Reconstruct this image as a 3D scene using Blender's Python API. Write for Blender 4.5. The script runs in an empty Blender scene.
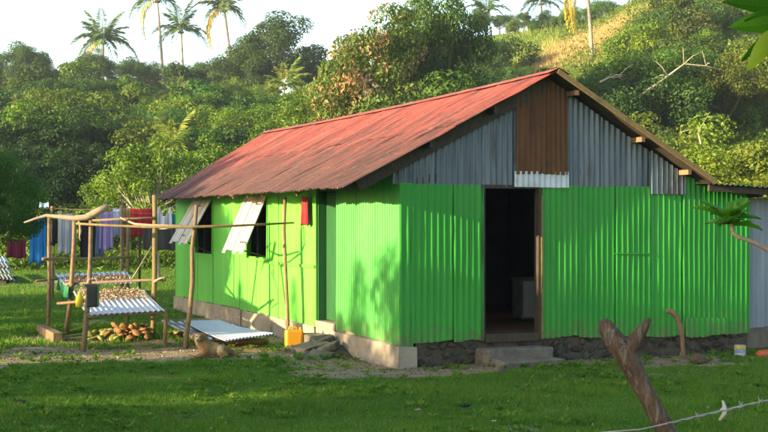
import bpy, math, random
import numpy as np
from mathutils import Vector, Matrix, Quaternion

# ------------------------------------------------------------------ camera, sky, sun, exposure
F, EYE, HZN = 1320.0, 1.94, 222.0          # focal length in photo pixels, eye height, horizon row
SC = bpy.context.scene
COL = SC.collection
cam_d = bpy.data.cameras.new('camera'); cam = bpy.data.objects.new('camera', cam_d); COL.objects.link(cam)
cam_d.sensor_width = 36.0; cam_d.lens = F / 768.0 * 36.0; cam_d.shift_y = (HZN - 216.0) / 768.0
cam_d.clip_start = 0.1; cam_d.clip_end = 3000
cam.location = (0, 0, EYE); cam.rotation_euler = (math.pi / 2, 0, 0)
SC.camera = cam

SUN_EL = math.radians(12.0)
SUN_H = Vector((-0.888, -0.459, 0)).normalized()
SUN_DIR = Vector((SUN_H.x * math.cos(SUN_EL), SUN_H.y * math.cos(SUN_EL), math.sin(SUN_EL)))
world = bpy.data.worlds.new('World'); SC.world = world; world.use_nodes = True
wn = world.node_tree.nodes; wl = world.node_tree.links
sky = wn.new('ShaderNodeTexSky'); sky.sky_type = 'NISHITA'; sky.sun_disc = False
sky.sun_elevation = SUN_EL; sky.sun_rotation = math.atan2(SUN_H.x, SUN_H.y)
sky.air_density = 1.0; sky.dust_density = 1.2; sky.ozone_density = 1.0
bg = wn['Background']; bg.inputs['Strength'].default_value = 0.15
wl.new(sky.outputs[0], bg.inputs['Color'])
sun_d = bpy.data.lights.new('sun', 'SUN'); sun_d.energy = 5.0; sun_d.angle = math.radians(0.6)
sun_d.color = (1.0, 0.81, 0.50)
sun = bpy.data.objects.new('sun', sun_d); COL.objects.link(sun)
sun.rotation_euler = SUN_DIR.to_track_quat('Z', 'Y').to_euler(); sun.location = (-20, -12, 20)
SC.view_settings.view_transform = 'Standard'; SC.view_settings.look = 'None'
SC.view_settings.gamma = 1.0; SC.view_settings.exposure = 1.78
SC.view_settings.use_curve_mapping = False
SC.render.engine = 'CYCLES'
SC.cycles.max_bounces = 6; SC.cycles.transparent_max_bounces = 6
SC.cycles.use_denoising = True

R = random.Random(7)
NP = np.random.default_rng(11)

# ------------------------------------------------------------------ pixel rays and terrain
def W(px, py, d):
    return Vector(((px - 384) / F * d, d, EYE - (py - HZN) / F * d))
def G(px, py):
    d = F * EYE / (py - HZN)
    return Vector(((px - 384) / F * d, d, 0))
def ss(a, b, x):
    t = np.clip((x - a) / (b - a), 0, 1); return t * t * (3 - 2 * t)
def terrain(x, y):
    x = np.asarray(x, float); y = np.asarray(y, float)
    k = x / np.maximum(y, 8.0)
    Hc = 13.5 + 4.6 * ss(-0.02, 0.08, k) + 6.5 * ss(.13, .24, k)
    y0 = 38.0; y1 = 128.0 - 12 * ss(0, .15, k)
    t = np.clip((y - y0) / (y1 - y0), 0, 1.0)
    b = Hc * (0.25 * t * t + 0.75 * t) * (1 - .1 * ss(130, 300, y))
    b = b + np.clip(t * 4, 0, 1) * (0.7 * np.sin(x * .16 + y * .05) + .5 * np.sin(y * .21 - x * .09 + 1.3) + .3 * np.sin(x * .43 + 2))
    lumps = 0.02 * np.sin(x * 1.7 + y * .6) + 0.015 * np.sin(y * 2.3 - x * .8)
    return b + lumps * ss(0, 3, y) * 0.6
def th(x, y): return float(terrain(x, y))

# ------------------------------------------------------------------ materials
MATS = {}
def nodes_of(name):
    m = bpy.data.materials.new(name); m.use_nodes = True
    nt = m.node_tree; b = nt.nodes['Principled BSDF']
    return m, nt, b
def N(nt, t, **kw):
    n = nt.nodes.new(t)
    for k, v in kw.items(): setattr(n, k, v)
    return n
KA = .80      # all surface colours share one scale, matched with the exposure
def rgb(c): return (c[0], c[1], c[2], 1.0)
def kc(c): return tuple(q * KA for q in c)
def ramp(nt, fac, stops):
    r = N(nt, 'ShaderNodeValToRGB'); e = r.color_ramp.elements
    while len(e) < len(stops): e.new(0.5)
    for i, (p, c) in enumerate(stops): e[i].position = p; e[i].color = rgb(c)
    nt.links.new(fac, r.inputs[0]); return r.outputs[0]
def noise(nt, scale, detail=4, rough=.6, stretch=None, coord='Object', off=None):
    tc = N(nt, 'ShaderNodeTexCoord'); mp = N(nt, 'ShaderNodeMapping')
    nt.links.new(tc.outputs[coord], mp.inputs[0])
    if stretch: mp.inputs['Scale'].default_value = stretch
    if off: mp.inputs['Location'].default_value = off
    n = N(nt, 'ShaderNodeTexNoise'); n.inputs['Scale'].default_value = scale
    n.inputs['Detail'].default_value = detail; n.inputs['Roughness'].default_value = rough
    nt.links.new(mp.outputs[0], n.inputs['Vector']); return n.outputs['Fac']
def mix(nt, fac, a, b, mode='MIX'):
    m = N(nt, 'ShaderNodeMix', data_type='RGBA', blend_type=mode)
    for s, v in ((m.inputs[0], fac), (m.inputs[6], a), (m.inputs[7], b)):
        if hasattr(v, 'links'): nt.links.new(v, s)
        elif isinstance(v, (int, float)): s.default_value = v
        else: s.default_value = rgb(v)
    return m.outputs[2]
def bump(nt, b, h, strength, dist):
    n = N(nt, 'ShaderNodeBump'); n.inputs['Strength'].default_value = strength; n.inputs['Distance'].default_value = dist
    nt.links.new(h, n.inputs['Height']); nt.links.new(n.outputs[0], b.inputs['Normal'])
def smat(name, c1, c2, scale=6, rough=.8, bumps=.3, bdist=.01, stretch=None, metal=0, c3=None, s3=2.5, lo3=.55, hi3=.7, st3=None, spec=.3, rand=.0):
    if name in MATS: return MATS[name]
    m, nt, b = nodes_of(name)
    c1, c2 = kc(c1), kc(c2)
    if c3 is not None: c3 = kc(c3)
    f = noise(nt, scale, 6, .65, stretch)
    c = ramp(nt, f, [(.3, c1), (.7, c2)])
    if c3 is not None:
        f3 = noise(nt, s3, 6, .7, st3, off=(3.1, 1.7, .4))
        k = ramp(nt, f3, [(lo3, (0, 0, 0)), (hi3, (1, 1, 1))])
        c = mix(nt, k, c, c3)
    if rand:
        oi = N(nt, 'ShaderNodeObjectInfo')
        v = N(nt, 'ShaderNodeMapRange'); v.inputs[3].default_value = 1 - rand; v.inputs[4].default_value = 1 + rand
        nt.links.new(oi.outputs['Random'], v.inputs[0])
        hs = N(nt, 'ShaderNodeHueSaturation'); nt.links.new(v.outputs[0], hs.inputs['Value']); nt.links.new(c, hs.inputs['Color'])
        c = hs.outputs[0]
    nt.links.new(c, b.inputs['Base Color'])
    b.inputs['Roughness'].default_value = rough; b.inputs['Metallic'].default_value = metal
    b.inputs['Specular IOR Level'].default_value = spec
    if bumps: bump(nt, b, f, bumps, bdist)
    MATS[name] = m; return m

M_GREEN = smat('green_painted_iron', (.026, .36, .030), (.044, .45, .044), 3.0, .48, .12, .004, (1, 1, .25), c3=(.045, .30, .05), s3=1.4, lo3=.56, hi3=.80, st3=(1, 1, .4), rand=.05, spec=.4)
def paint_mat(name, c1, c2, faded):
    m, nt, b = nodes_of(name)
    c = ramp(nt, noise(nt, 2.5, 6, .65, (1, 1, .3)), [(.3, kc(c1)), (.7, kc(c2))])
    k = ramp(nt, noise(nt, 1.1, 7, .7, (1, 1, .55), off=(2, 5, 1)), [(.50, (0, 0, 0)), (.74, (.75, .75, .75))]); c = mix(nt, k, c, kc(faded))
    k = ramp(nt, noise(nt, 2.0, 8, .8, (7, 7, .35), off=(8, 1, 3)), [(.655, (0, 0, 0)), (.74, (.85, .85, .85))]); c = mix(nt, k, c, kc((.11, .085, .035)))
    k = ramp(nt, noise(nt, 26, 4, .7, (1, 1, .5), off=(3, 3, 3)), [(.70, (0, 0, 0)), (.76, (.8, .8, .8))]); c = mix(nt, k, c, kc((.13, .09, .04)))
    tc = N(nt, 'ShaderNodeTexCoord'); sx = N(nt, 'ShaderNodeSeparateXYZ'); nt.links.new(tc.outputs['Object'], sx.inputs[0])
    mr = N(nt, 'ShaderNodeMapRange'); mr.inputs[1].default_value = .85; mr.inputs[2].default_value = .25; nt.links.new(sx.outputs[2], mr.inputs[0])
    ad = N(nt, 'ShaderNodeMath', operation='MULTIPLY_ADD'); nt.links.new(mr.outputs[0], ad.inputs[0]); ad.inputs[1].default_value = .34; nt.links.new(noise(nt, 7, 8, .75, off=(1, 9, 2)), ad.inputs[2])
    k = ramp(nt, ad.outputs[0], [(.66, (0, 0, 0)), (.90, (.7, .7, .7))]); c = mix(nt, k, c, kc((.16, .13, .07)))
    oi = N(nt, 'ShaderNodeObjectInfo'); v = N(nt, 'ShaderNodeMapRange'); v.inputs[3].default_value = .88; v.inputs[4].default_value = 1.08; nt.links.new(oi.outputs['Random'], v.inputs[0])
    hs = N(nt, 'ShaderNodeHueSaturation'); nt.links.new(v.outputs[0], hs.inputs['Value']); nt.links.new(c, hs.inputs['Color'])
    nt.links.new(hs.outputs[0], b.inputs['Base Color']); b.inputs['Roughness'].default_value = .52; b.inputs['Specular IOR Level'].default_value = .35
    bump(nt, b, noise(nt, 3, 5, .6, (1, 1, .4)), .15, .006); return m
M_GREEN = paint_mat('weathered_green_iron', (.026, .305, .026), (.044, .385, .038), (.075, .36, .065))
M_GREENB = smat('green_painted_board', (.11, .48, .045), (.16, .56, .065), 2.2, .6, .25, .005, (2, 2, .3), c3=(.10, .34, .10), s3=2.2, lo3=.58, hi3=.75, st3=(3, 3, .5), rand=.10)
M_GREEND = smat('dark_green_door_paint', (.012, .075, .018), (.02, .11, .03), 4, .7, .3, .005, (3, 3, .4), rand=.15)
M_GALV = smat('weathered_galvanised_iron', (.10, .13, .155), (.23, .265, .29), 2.6, .5, .2, .004, (2.5, 2.5, .25), .3, c3=(.085, .05, .035), s3=1.7, lo3=.54, hi3=.68, st3=(2.2, 2.2, .35), rand=.22)
M_GALVN = smat('bright_galvanised_iron', (.48, .52, .57), (.66, .69, .73), 3.0, .42, .15, .003, None, .35, c3=(.34, .33, .32), s3=2.6, lo3=.58, hi3=.75, rand=.06)
M_SHED = smat('blue_grey_shed_iron', (.22, .25, .30), (.36, .40, .46), 2.0, .55, .2, .004, (2, 2, .3), .2, rand=.1)
M_BROWN = smat('brown_rusted_iron', (.115, .045, .016), (.19, .085, .030), 4.0, .7, .3, .004, (2, 2, .3), .05, c3=(.07, .04, .03), s3=3)
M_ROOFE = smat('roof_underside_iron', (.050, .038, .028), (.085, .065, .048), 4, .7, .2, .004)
M_WOOD = smat('weathered_pole_wood', (.17, .105, .055), (.33, .22, .12), 9, .85, .6, .008, (5, 5, .7), c3=(.09, .06, .04), s3=5, rand=.18)
M_WOODL = smat('bleached_driftwood', (.22, .16, .105), (.40, .315, .22), 9, .85, .6, .008, (5, 5, 1.4), rand=.1)
M_WOODY = smat('yellow_brown_timber', (.17, .115, .042), (.29, .205, .085), 6, .8, .4, .005, (4, 4, 4), c3=(.10, .09, .04), s3=4, rand=.12)  # yellow-brown timber colour with darker olive patches
M_WOODD = smat('dark_old_timber', (.045, .036, .024), (.09, .07, .045), 6, .85, .4, .006, (4, 4, 1), rand=.1)
M_SHUT = smat('bleached_shutter_board', (.50, .43, .35), (.72, .66, .58), 4, .75, .4, .004, (6, 6, .5), c3=(.36, .40, .43), s3=3.0, lo3=.55, hi3=.7, st3=(3, 3, 1), rand=.15)
M_CONC = smat('pale_plinth_concrete', (.30, .25, .18), (.44, .38, .29), 5, .9, .6, .02, None, c3=(.18, .15, .11), s3=3.2, lo3=.53, hi3=.70)
M_CONCD = smat('grey_step_concrete', (.13, .11, .085), (.22, .195, .155), 7, .95, .9, .03, None, c3=(.08, .07, .05), s3=4, lo3=.55, hi3=.7)
M_MORT = smat('dark_mortar', (.075, .062, .045), (.13, .11, .08), 12, .95, .8, .03)
M_STONE = smat('rubble_stone', (.085, .07, .052), (.17, .145, .11), 11, .95, 1.0, .03, None, c3=(.05, .06, .03), s3=7, lo3=.5, hi3=.65, rand=.35)
M_INT = smat('brown_grey_room_wall', (.05, .045, .035), (.085, .075, .06), 3, .9, .1)  # dark brown-grey wall colour
M_FLOOR = smat('worn_floor_boards', (.22, .10, .035), (.30, .15, .06), 5, .6, .2, .005, (1, 8, 1))
M_BLACK = smat('black_cloth', (.008, .008, .01), (.016, .016, .02), 8, .95, .2)
M_YEL = smat('amber_plastic', (.62, .27, .008), (.72, .34, .015), 3, .38, .05, .003, spec=.5)
M_REDC = smat('red_cloth', (.36, .02, .035), (.46, .035, .05), 8, .9, .3)
M_RUST = smat('wire_iron', (.30, .28, .27), (.45, .43, .42), 30, .6, .2, .001, metal=.4)

def roof_mat():
    m, nt, b = nodes_of('rusty_red_roof_iron')
    # object space: x across the slope, y along the ridge, z up
    f1 = noise(nt, 1.0, 8, .68, (.55, 2.6, .55))
    c = ramp(nt, f1, [(.28, (.20, .036, .026)), (.46, (.34, .065, .045)), (.60, (.42, .10, .075)), (.78, (.36, .15, .12))])
    f2 = noise(nt, 1.6, 8, .75, (.8, 4.5, .8), off=(5, 2, 1))
    k2 = ramp(nt, f2, [(.46, (0, 0, 0)), (.60, (1, 1, 1))])
    c = mix(nt, k2, c, (.115, .048, .042))
    # streaky darker brown toward the gutter edge, then pale lichen flecks all over
    tc = N(nt, 'ShaderNodeTexCoord'); sx = N(nt, 'ShaderNodeSeparateXYZ'); nt.links.new(tc.outputs['Object'], sx.inputs[0])
    mr = N(nt, 'ShaderNodeMapRange'); mr.inputs[1].default_value = 3.85; mr.inputs[2].default_value = 2.35
    nt.links.new(sx.outputs[2], mr.inputs[0])
    f3 = noise(nt, 1.5, 9, .75, (.6, 5.0, .6), off=(1, 7, 1))
    ad = N(nt, 'ShaderNodeMath', operation='MULTIPLY_ADD'); nt.links.new(mr.outputs[0], ad.inputs[0]); ad.inputs[1].default_value = .46
    nt.links.new(f3, ad.inputs[2])
    k3 = ramp(nt, ad.outputs[0], [(.54, (0, 0, 0)), (.80, (1, 1, 1))])
    c = mix(nt, k3, c, mix(nt, ramp(nt, f2, [(.4, (0, 0, 0)), (.62, (1, 1, 1))]), (.155, .068, .054), (.058, .036, .032)))
    f4 = noise(nt, 22, 3, .6); k4 = ramp(nt, f4, [(.60, (0, 0, 0)), (.72, (1, 1, 1))])
    mm = N(nt, 'ShaderNodeMath', operation='MULTIPLY'); mm.inputs[1].default_value = .35; nt.links.new(k4, mm.inputs[0])
    c = mix(nt, mm.outputs[0], c, (.34, .26, .22))
    oi = N(nt, 'ShaderNodeObjectInfo'); v = N(nt, 'ShaderNodeMapRange'); v.inputs[3].default_value = .72; v.inputs[4].default_value = 1.05
    nt.links.new(oi.outputs['Random'], v.inputs[0])
    hs = N(nt, 'ShaderNodeHueSaturation'); nt.links.new(v.outputs[0], hs.inputs['Value']); nt.links.new(c, hs.inputs['Color'])
    nt.links.new(hs.outputs[0], b.inputs['Base Color']); b.inputs['Roughness'].default_value = .72; b.inputs['Specular IOR Level'].default_value = .3
    bump(nt, b, f2, .2, .005)
    return m
M_ROOF = roof_mat()

def leaf_mat(name, dark, light, trans=.35, rough=.55, tip=None):
    m, nt, b = nodes_of(name)
    at = N(nt, 'ShaderNodeAttribute', attribute_name='lv')
    oi = N(nt, 'ShaderNodeObjectInfo')
    c = mix(nt, at.outputs['Fac'], dark, light)
    if tip is not None:
        k = ramp(nt, at.outputs['Fac'], [(.90, (0, 0, 0)), (.95, (1, 1, 1))]); c = mix(nt, k, c, tip)
    c = mix(nt, 1.0, c, oi.outputs['Color'], 'MULTIPLY')
    nt.links.new(c, b.inputs['Base Color']); b.inputs['Roughness'].default_value = rough; b.inputs['Specular IOR Level'].default_value = .25
    tr = N(nt, 'ShaderNodeBsdfTranslucent'); c2 = mix(nt, 1.0, c, (1.15, 1.25, .6), 'MULTIPLY'); nt.links.new(c2, tr.inputs[0])
    ms = N(nt, 'ShaderNodeMixShader'); ms.inputs[0].default_value = trans
    nt.links.new(b.outputs[0], ms.inputs[1]); nt.links.new(tr.outputs[0], ms.inputs[2])
    nt.links.new(ms.outputs[0], nt.nodes['Material Output'].inputs[0]); MATS[name] = m
    return m
M_LEAF = leaf_mat('broad_leaves', (.038, .080, .015), (.150, .220, .036), .38)
M_LEAFV = leaf_mat('vine_leaves', (.05, .10, .018), (.15, .22, .04), .35, tip=(.34, .21, .11))
M_FROND = leaf_mat('palm_leaves', (.07, .115, .045), (.19, .23, .085), .4)
M_FRONDY = leaf_mat('dead_palm_leaves', (.42, .30, .03), (.62, .47, .06), .3)
M_GRASS = leaf_mat('grass_blades', (.058, .145, .014), (.18, .32, .030), .4, .7, tip=(.30, .24, .09))
M_HGRASS = leaf_mat('hill_grass_blades', (.10, .17, .02), (.24, .32, .05), .35, .7, tip=(.42, .31, .13))
M_BIGLEAF = leaf_mat('large_leaves', (.05, .14, .015), (.12, .24, .03), .45, .5)
def veins():
    nt = M_BIGLEAF.node_tree; b = nt.nodes['Principled BSDF']; tc = N(nt, 'ShaderNodeTexCoord'); sx = N(nt, 'ShaderNodeSeparateXYZ'); nt.links.new(tc.outputs['Object'], sx.inputs[0])
    ab = N(nt, 'ShaderNodeMath', operation='ABSOLUTE'); nt.links.new(sx.outputs[1], ab.inputs[0])
    d = N(nt, 'ShaderNodeMath', operation='MULTIPLY_ADD'); nt.links.new(ab.outputs[0], d.inputs[0]); d.inputs[1].default_value = -.8; nt.links.new(sx.outputs[0], d.inputs[2])
    f = N(nt, 'ShaderNodeMath', operation='MULTIPLY'); nt.links.new(d.outputs[0], f.inputs[0]); f.inputs[1].default_value = 260
    si = N(nt, 'ShaderNodeMath', operation='SINE'); nt.links.new(f.outputs[0], si.inputs[0])
    k = ramp(nt, si.outputs[0], [(.80, (0, 0, 0)), (.98, (.45, .45, .45))]); rib = ramp(nt, ab.outputs[0], [(.0, (.7, .7, .7)), (.0035, (0, 0, 0))]); k = mix(nt, 1.0, k, rib, 'LIGHTEN')
    src = b.inputs['Base Color'].links[0].from_socket; sp = ramp(nt, noise(nt, 45, 4, .7), [(.62, (0, 0, 0)), (.70, (.6, .6, .6))])
    c = mix(nt, sp, mix(nt, k, src, (.22, .30, .09)), (.13, .10, .03)); nt.links.new(c, b.inputs['Base Color'])
veins()
M_BARK = smat('grey_brown_bark', (.10, .075, .05), (.20, .16, .115), 7, .9, .7, .03, (1, 1, .3))
M_BARKP = smat('pale_palm_bark', (.26, .22, .17), (.42, .37, .30), 5, .9, .5, .02, (.3, .3, 5))
M_BARKW = smat('pale_bare_branch', (.36, .30, .22), (.50, .44, .34), 6, .9, .4, .01)

def ground_mat():
    m, nt, b = nodes_of('lawn_and_bare_earth')
    at = N(nt, 'ShaderNodeAttribute', attribute_name='cover')   # r: bare earth, g: dry grass
    sp = N(nt, 'ShaderNodeSeparateColor'); nt.links.new(at.outputs['Color'], sp.inputs[0])
    fg = noise(nt, 9, 8, .7, coord='Object'); fg2 = noise(nt, .6, 4, .6, coord='Object')
    cg = ramp(nt, fg, [(.3, (.045, .105, .012)), (.7, (.085, .175, .020))])
    cg = mix(nt, ramp(nt, fg2, [(.4, (0, 0, 0)), (.65, (1, 1, 1))]), cg, (.085, .14, .022))
    fd = noise(nt, 5, 10, .8, coord='Object')
    cd = ramp(nt, fd, [(.28, (.16, .115, .065)), (.5, (.30, .225, .14)), (.72, (.44, .345, .23))])
    fe = noise(nt, 3.2, 6, .7, coord='Object', off=(4, 4, 0))
    ad = N(nt, 'ShaderNodeMath', operation='ADD'); nt.links.new(sp.outputs[0], ad.inputs[0])
    sb = N(nt, 'ShaderNodeMath', operation='MULTIPLY_ADD'); nt.links.new(fe, sb.inputs[0]); sb.inputs[1].default_value = 1.1; sb.inputs[2].default_value = -.55
    nt.links.new(sb.outputs[0], ad.inputs[1])
    k = ramp(nt, ad.outputs[0], [(.40, (0, 0, 0)), (.60, (1, 1, 1))])
    c = mix(nt, k, cg, cd)
    c = mix(nt, sp.outputs[1], c, mix(nt, fd, (.30, .19, .09), (.46, .30, .15)))
    nt.links.new(c, b.inputs['Base Color']); b.inputs['Roughness'].default_value = .95; b.inputs['Specular IOR Level'].default_value = .1
    bump(nt, b, fd, .9, .05)
    return m
M_GROUND = ground_mat()

# ------------------------------------------------------------------ mesh helpers
def link_mesh(name, me, mat, parent=None, smooth=False):
    if mat is not None and not me.materials: me.materials.append(mat)
    o = bpy.data.objects.new(name, me); COL.objects.link(o)
    if parent is not None: o.parent = parent
    if smooth and me.polygons: me.polygons.foreach_set('use_smooth', [True] * len(me.polygons))
    return o
class MB:
    def __init__(s, org=(0, 0, 0)): s.v = []; s.f = []; s.o = Vector(org)
    def add(s, vs, fs):
        b = len(s.v); s.v += [tuple(Vector(p) - s.o) for p in vs]; s.f += [tuple(i + b for i in f) for f in fs]; return s
    def box(s, lo, hi, jit=0, rnd=R):
        x0, y0, z0 = lo; x1, y1, z1 = hi
        p = [(x, y, z) for z in (z0, z1) for y in (y0, y1) for x in (x0, x1)]
        if jit: p = [tuple(c + rnd.uniform(-jit, jit) for c in q) for q in p]
        return s.add(p, [(0, 2, 3, 1), (4, 5, 7, 6), (0, 1, 5, 4), (2, 6, 7, 3), (0, 4, 6, 2), (1, 3, 7, 5)])
    def beam(s, a, b, w, h, up=(0, 0, 1)):
        a, b = Vector(a), Vector(b); d = (b - a).normalized(); u = Vector(up)
        x = d.cross(u).normalized(); z = x.cross(d).normalized()
        p = []
        for c in (a, b):
            for i, j in ((-1, -1), (1, -1), (1, 1), (-1, 1)): p.append(c + x * (w / 2 * i) + z * (h / 2 * j))
        return s.add(p, [(0, 1, 2, 3), (7, 6, 5, 4), (0, 4, 5, 1), (1, 5, 6, 2), (2, 6, 7, 3), (3, 7, 4, 0)])
    def tube(s, pts, rad, n=8, wob=0, rnd=R):
        pts = [Vector(p) for p in pts]
        if not hasattr(rad, '__len__'): rad = [rad] * len(pts)
        rings = []; up = None
        for i, p in enumerate(pts):
            d = (pts[min(i + 1, len(pts) - 1)] - pts[max(i - 1, 0)])
            d = d.normalized() if d.length > 1e-9 else Vector((0, 0, 1))
            if up is None: up = d.orthogonal().normalized()
            x = (up - d * up.dot(d))
            x = x.normalized() if x.length > 1e-6 else d.orthogonal().normalized()
            up = x; y = d.cross(x)
            rings.append([p + (x * math.cos(2 * math.pi * k / n) + y * math.sin(2 * math.pi * k / n)) * rad[i] * (1 + rnd.uniform(-wob, wob)) for k in range(n)])
        vs = [q for r in rings for q in r]; fs = []
        for i in range(len(pts) - 1):
            for k in range(n):
                a = i * n + k; b = i * n + (k + 1) % n
                fs.append((a, b, b + n, a + n))
        fs.append(tuple(range(n - 1, -1, -1))); fs.append(tuple((len(pts) - 1) * n + k for k in range(n)))
        return s.add(vs, fs)
    def mesh(s, name):
        me = bpy.data.meshes.new(name); me.from_pydata(s.v, [], s.f); me.update(); return me
    def build(s, name, mat, parent=None, smooth=False): return link_mesh(name, s.mesh(name), mat, parent, smooth)
def tag(o, label, cat, group=None, kind=None):
    if label: o['label'] = label
    if cat: o['category'] = cat
    if group: o['group'] = group
    if kind: o['kind'] = kind
    return o
def thing(name, label, cat, loc=(0, 0, 0), rz=0, group=None):
    o = bpy.data.objects.new(name, None); COL.objects.link(o); o.location = loc; o.rotation_euler = (0, 0, rz); o.empty_display_size = .2
    return tag(o, label, cat, group)
def struct(o): o['kind'] = 'structure'; return o
def bevel(o, w, seg=2):
    m = o.modifiers.new('bevel', 'BEVEL'); m.width = w; m.segments = seg; m.limit_method = 'ANGLE'; return o
def corr(name, c00, c10, c11, c01, mat, parent=None, pitch=.09, amp=.012, rows=4, org=(0, 0, 0), rag=0.0, sag=0.0, rnd=R, seg=6, dents=.004):
    """A corrugated sheet on the patch c00-c10-c11-c01; the waves run across c00->c10."""
    c00, c10, c11, c01 = map(Vector, (c00, c10, c11, c01))
    n = max(2, int(round((c10 - c00).length / pitch))) * seg
    nrm = ((c10 - c00).cross(c01 - c00)).normalized()
    r0 = [rnd.uniform(-rag, rag) for _ in range(n + 1)]; lo_w = rnd.uniform(0, 6)
    dn = [[rnd.uniform(-dents, dents) for _ in range(4)] for _ in range(rows + 1)]
    L = (c01 - c00).length; vs = []; fs = []; o = Vector(org)
    for j in range(rows + 1):
        for i in range(n + 1):
            u = i / n; t = j / rows
            if j == 0: t += (r0[i // 3 * 3] * .5 + rag * math.sin(u * 5 + lo_w)) / max(L, .1)
            p = (c00 * (1 - u) + c10 * u) * (1 - t) + (c01 * (1 - u) + c11 * u) * t
            q = u * 2.999; a = int(q); w = q - a
            p = p + nrm * (amp * math.sin(2 * math.pi * i / seg) + dn[j][a] * (1 - w) + dn[j][a + 1] * w)
            p.z -= sag * 4 * t * (1 - t)
            vs.append(tuple(p - o))
    for j in range(rows):
        for i in range(n):
            a = j * (n + 1) + i; fs.append((a, a + 1, a + n + 2, a + n + 1))
    me = bpy.data.meshes.new(name); me.from_pydata(vs, [], fs); me.update()
    return link_mesh(name, me, mat, parent, True)
def np_mesh(name, V, quads, lv=None, attr='lv'):
    me = bpy.data.meshes.new(name); n = len(quads); k = quads.shape[1]
    me.vertices.add(len(V)); me.vertices.foreach_set('co', V.astype(np.float32).ravel())
    me.loops.add(n * k); me.loops.foreach_set('vertex_index', quads.astype(np.int32).ravel())
    me.polygons.add(n); me.polygons.foreach_set('loop_start', (np.arange(n) * k).astype(np.int32))
    try: me.polygons.foreach_set('loop_total', np.full(n, k, np.int32))
    except Exception: pass
    if lv is not None:
        a = me.attributes.new(attr, 'FLOAT', 'POINT'); a.data.foreach_set('value', lv.astype(np.float32))
    me.update(calc_edges=True); return me
def unit(a): return a / np.maximum(np.linalg.norm(a, axis=1, keepdims=True), 1e-9)
def leaves_mesh(name, P, axis, nrm, L, Wd, lv, fold=.25):
    """Leaf blades: two quads' worth of diamond per leaf (4 verts, one folded face pair)."""
    axis = unit(axis); side = unit(np.cross(axis, nrm)); up = np.cross(side, axis)
    L = L[:, None]; Wd = Wd[:, None]; n = len(P)
    v0 = P; v1 = P + axis * L * .45 + side * Wd * .5 + up * Wd * fold; v2 = P + axis * L - up * L * .12; v3 = P + axis * L * .45 - side * Wd * .5 + up * Wd * fold
    V = np.stack([v0, v1, v2, v3], 1).reshape(-1, 3); b = np.arange(n)[:, None] * 4
    T = np.concatenate([b + np.array([0, 1, 2]), b + np.array([0, 2, 3])], 0)
    return np_mesh(name, V, T, np.repeat(lv, 4))

import bmesh
def lumpy(name, seed, sx, sy, sz, mat, sub=2, j=.12):
    r = random.Random(seed); me = bpy.data.meshes.new(name); bm = bmesh.new(); bmesh.ops.create_icosphere(bm, subdivisions=sub, radius=1)
    for v in bm.verts:
        k = r.uniform(1 - j, 1 + j); v.co = Vector((v.co.x * sx, v.co.y * sy, v.co.z * sz)) * k
        if v.co.z < -.75 * sz: v.co.z = -.75 * sz
    bm.to_mesh(me); bm.free(); me.materials.append(mat); return me
# ------------------------------------------------------------------ ground
HOUSE = Vector((.21, 17.5, 0)); HANG = math.atan2(.38, .925)
UX = Vector((math.cos(HANG), math.sin(HANG), 0)); VX = Vector((-math.sin(HANG), math.cos(HANG), 0))
def HP(u, v, z=0): return HOUSE + UX * u + VX * v + Vector((0, 0, z))
def hloc(x, y):
    dx, dy = x - HOUSE.x, y - HOUSE.y
    return dx * UX.x + dy * UX.y, dx * VX.x + dy * VX.y
_vn = np.random.default_rng(77).random((64, 64))
def vnoise(x, y):
    xi = np.floor(x).astype(int); yi = np.floor(y).astype(int); fx = x - xi; fy = y - yi; fx = fx * fx * (3 - 2 * fx); fy = fy * fy * (3 - 2 * fy)
    g = lambda a, b: _vn[a % 64, b % 64]
    return (g(xi, yi) * (1 - fx) + g(xi + 1, yi) * fx) * (1 - fy) + (g(xi, yi + 1) * (1 - fx) + g(xi + 1, yi + 1) * fx) * fy
def fbm(x, y, f): return (vnoise(x * f, y * f) + .5 * vnoise(x * f * 2.1 + 9, y * f * 2.1) + .25 * vnoise(x * f * 4.3, y * f * 4.3 + 5)) / 1.75
def earth(x, y):
    x = np.asarray(x, float); y = np.asarray(y, float)
    return np.clip(earth0(x, y) * (-.05 + 2.1 * fbm(x, y, 1.9)) + .55 * ss(.68, .80, fbm(x + 31, y, .9)), 0, 1)
def earth0(x, y):
    """How bare the earth is, 0 lawn .. 1 trodden soil."""
    u, v = hloc(x, y)
    wob = .25 * np.sin(x * 1.3 + y * .7) + .18 * np.sin(x * 2.9 - y * 1.1 + 1)
    front = (1 - ss(.55, 1.25, -v + wob * .6)) * ss(-2.5, -.3, -v + 2.2) * ss(-1.6, -.4, u) * (1 - ss(4.0, 6.0, u)) * .75
    near_side = (1 - ss(.7, 1.7, -u + wob)) * (1 - ss(.0, .7, u)) * ss(-1.1, -.5, v) * (1 - ss(4, 12.5, v) * .55) * .8
    path = np.exp(-((y - (19.4 + .10 * (x + 2.5) + wob * .5)) / 1.15) ** 2) * (1 - ss(-1.2, .4, x)) * 1.15
    rackp = np.exp(-(((x + 5.2) / 1.5) ** 2 + ((y - 21.8) / 1.2) ** 2)) * .85
    rackq = np.exp(-(((x + 3.3) / 1.6) ** 2 + ((y - 20.9) / 1.1) ** 2)) * .85
    trod = np.exp(-(((x - 3.2) / 1.2) ** 2 + ((y - 16.9) / .35) ** 2)) * .45
    return np.clip(np.maximum.reduce([front, near_side, path, rackp, rackq, trod]), 0, 1)
def dry(x, y):
    k = x / np.maximum(y, 5) * F + 384
    a = np.exp(-(((k - 592) / 40) ** 2 + ((y - 102) / 8) ** 2)) + np.exp(-(((k - 705) / 26) ** 2 + ((y - 100) / 4) ** 2))
    a = a + .6 * np.exp(-(((k - 545) / 25) ** 2 + ((y - 96) / 4) ** 2))
    return np.clip(a * 1.6, 0, 1) * (y > 60)
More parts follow.
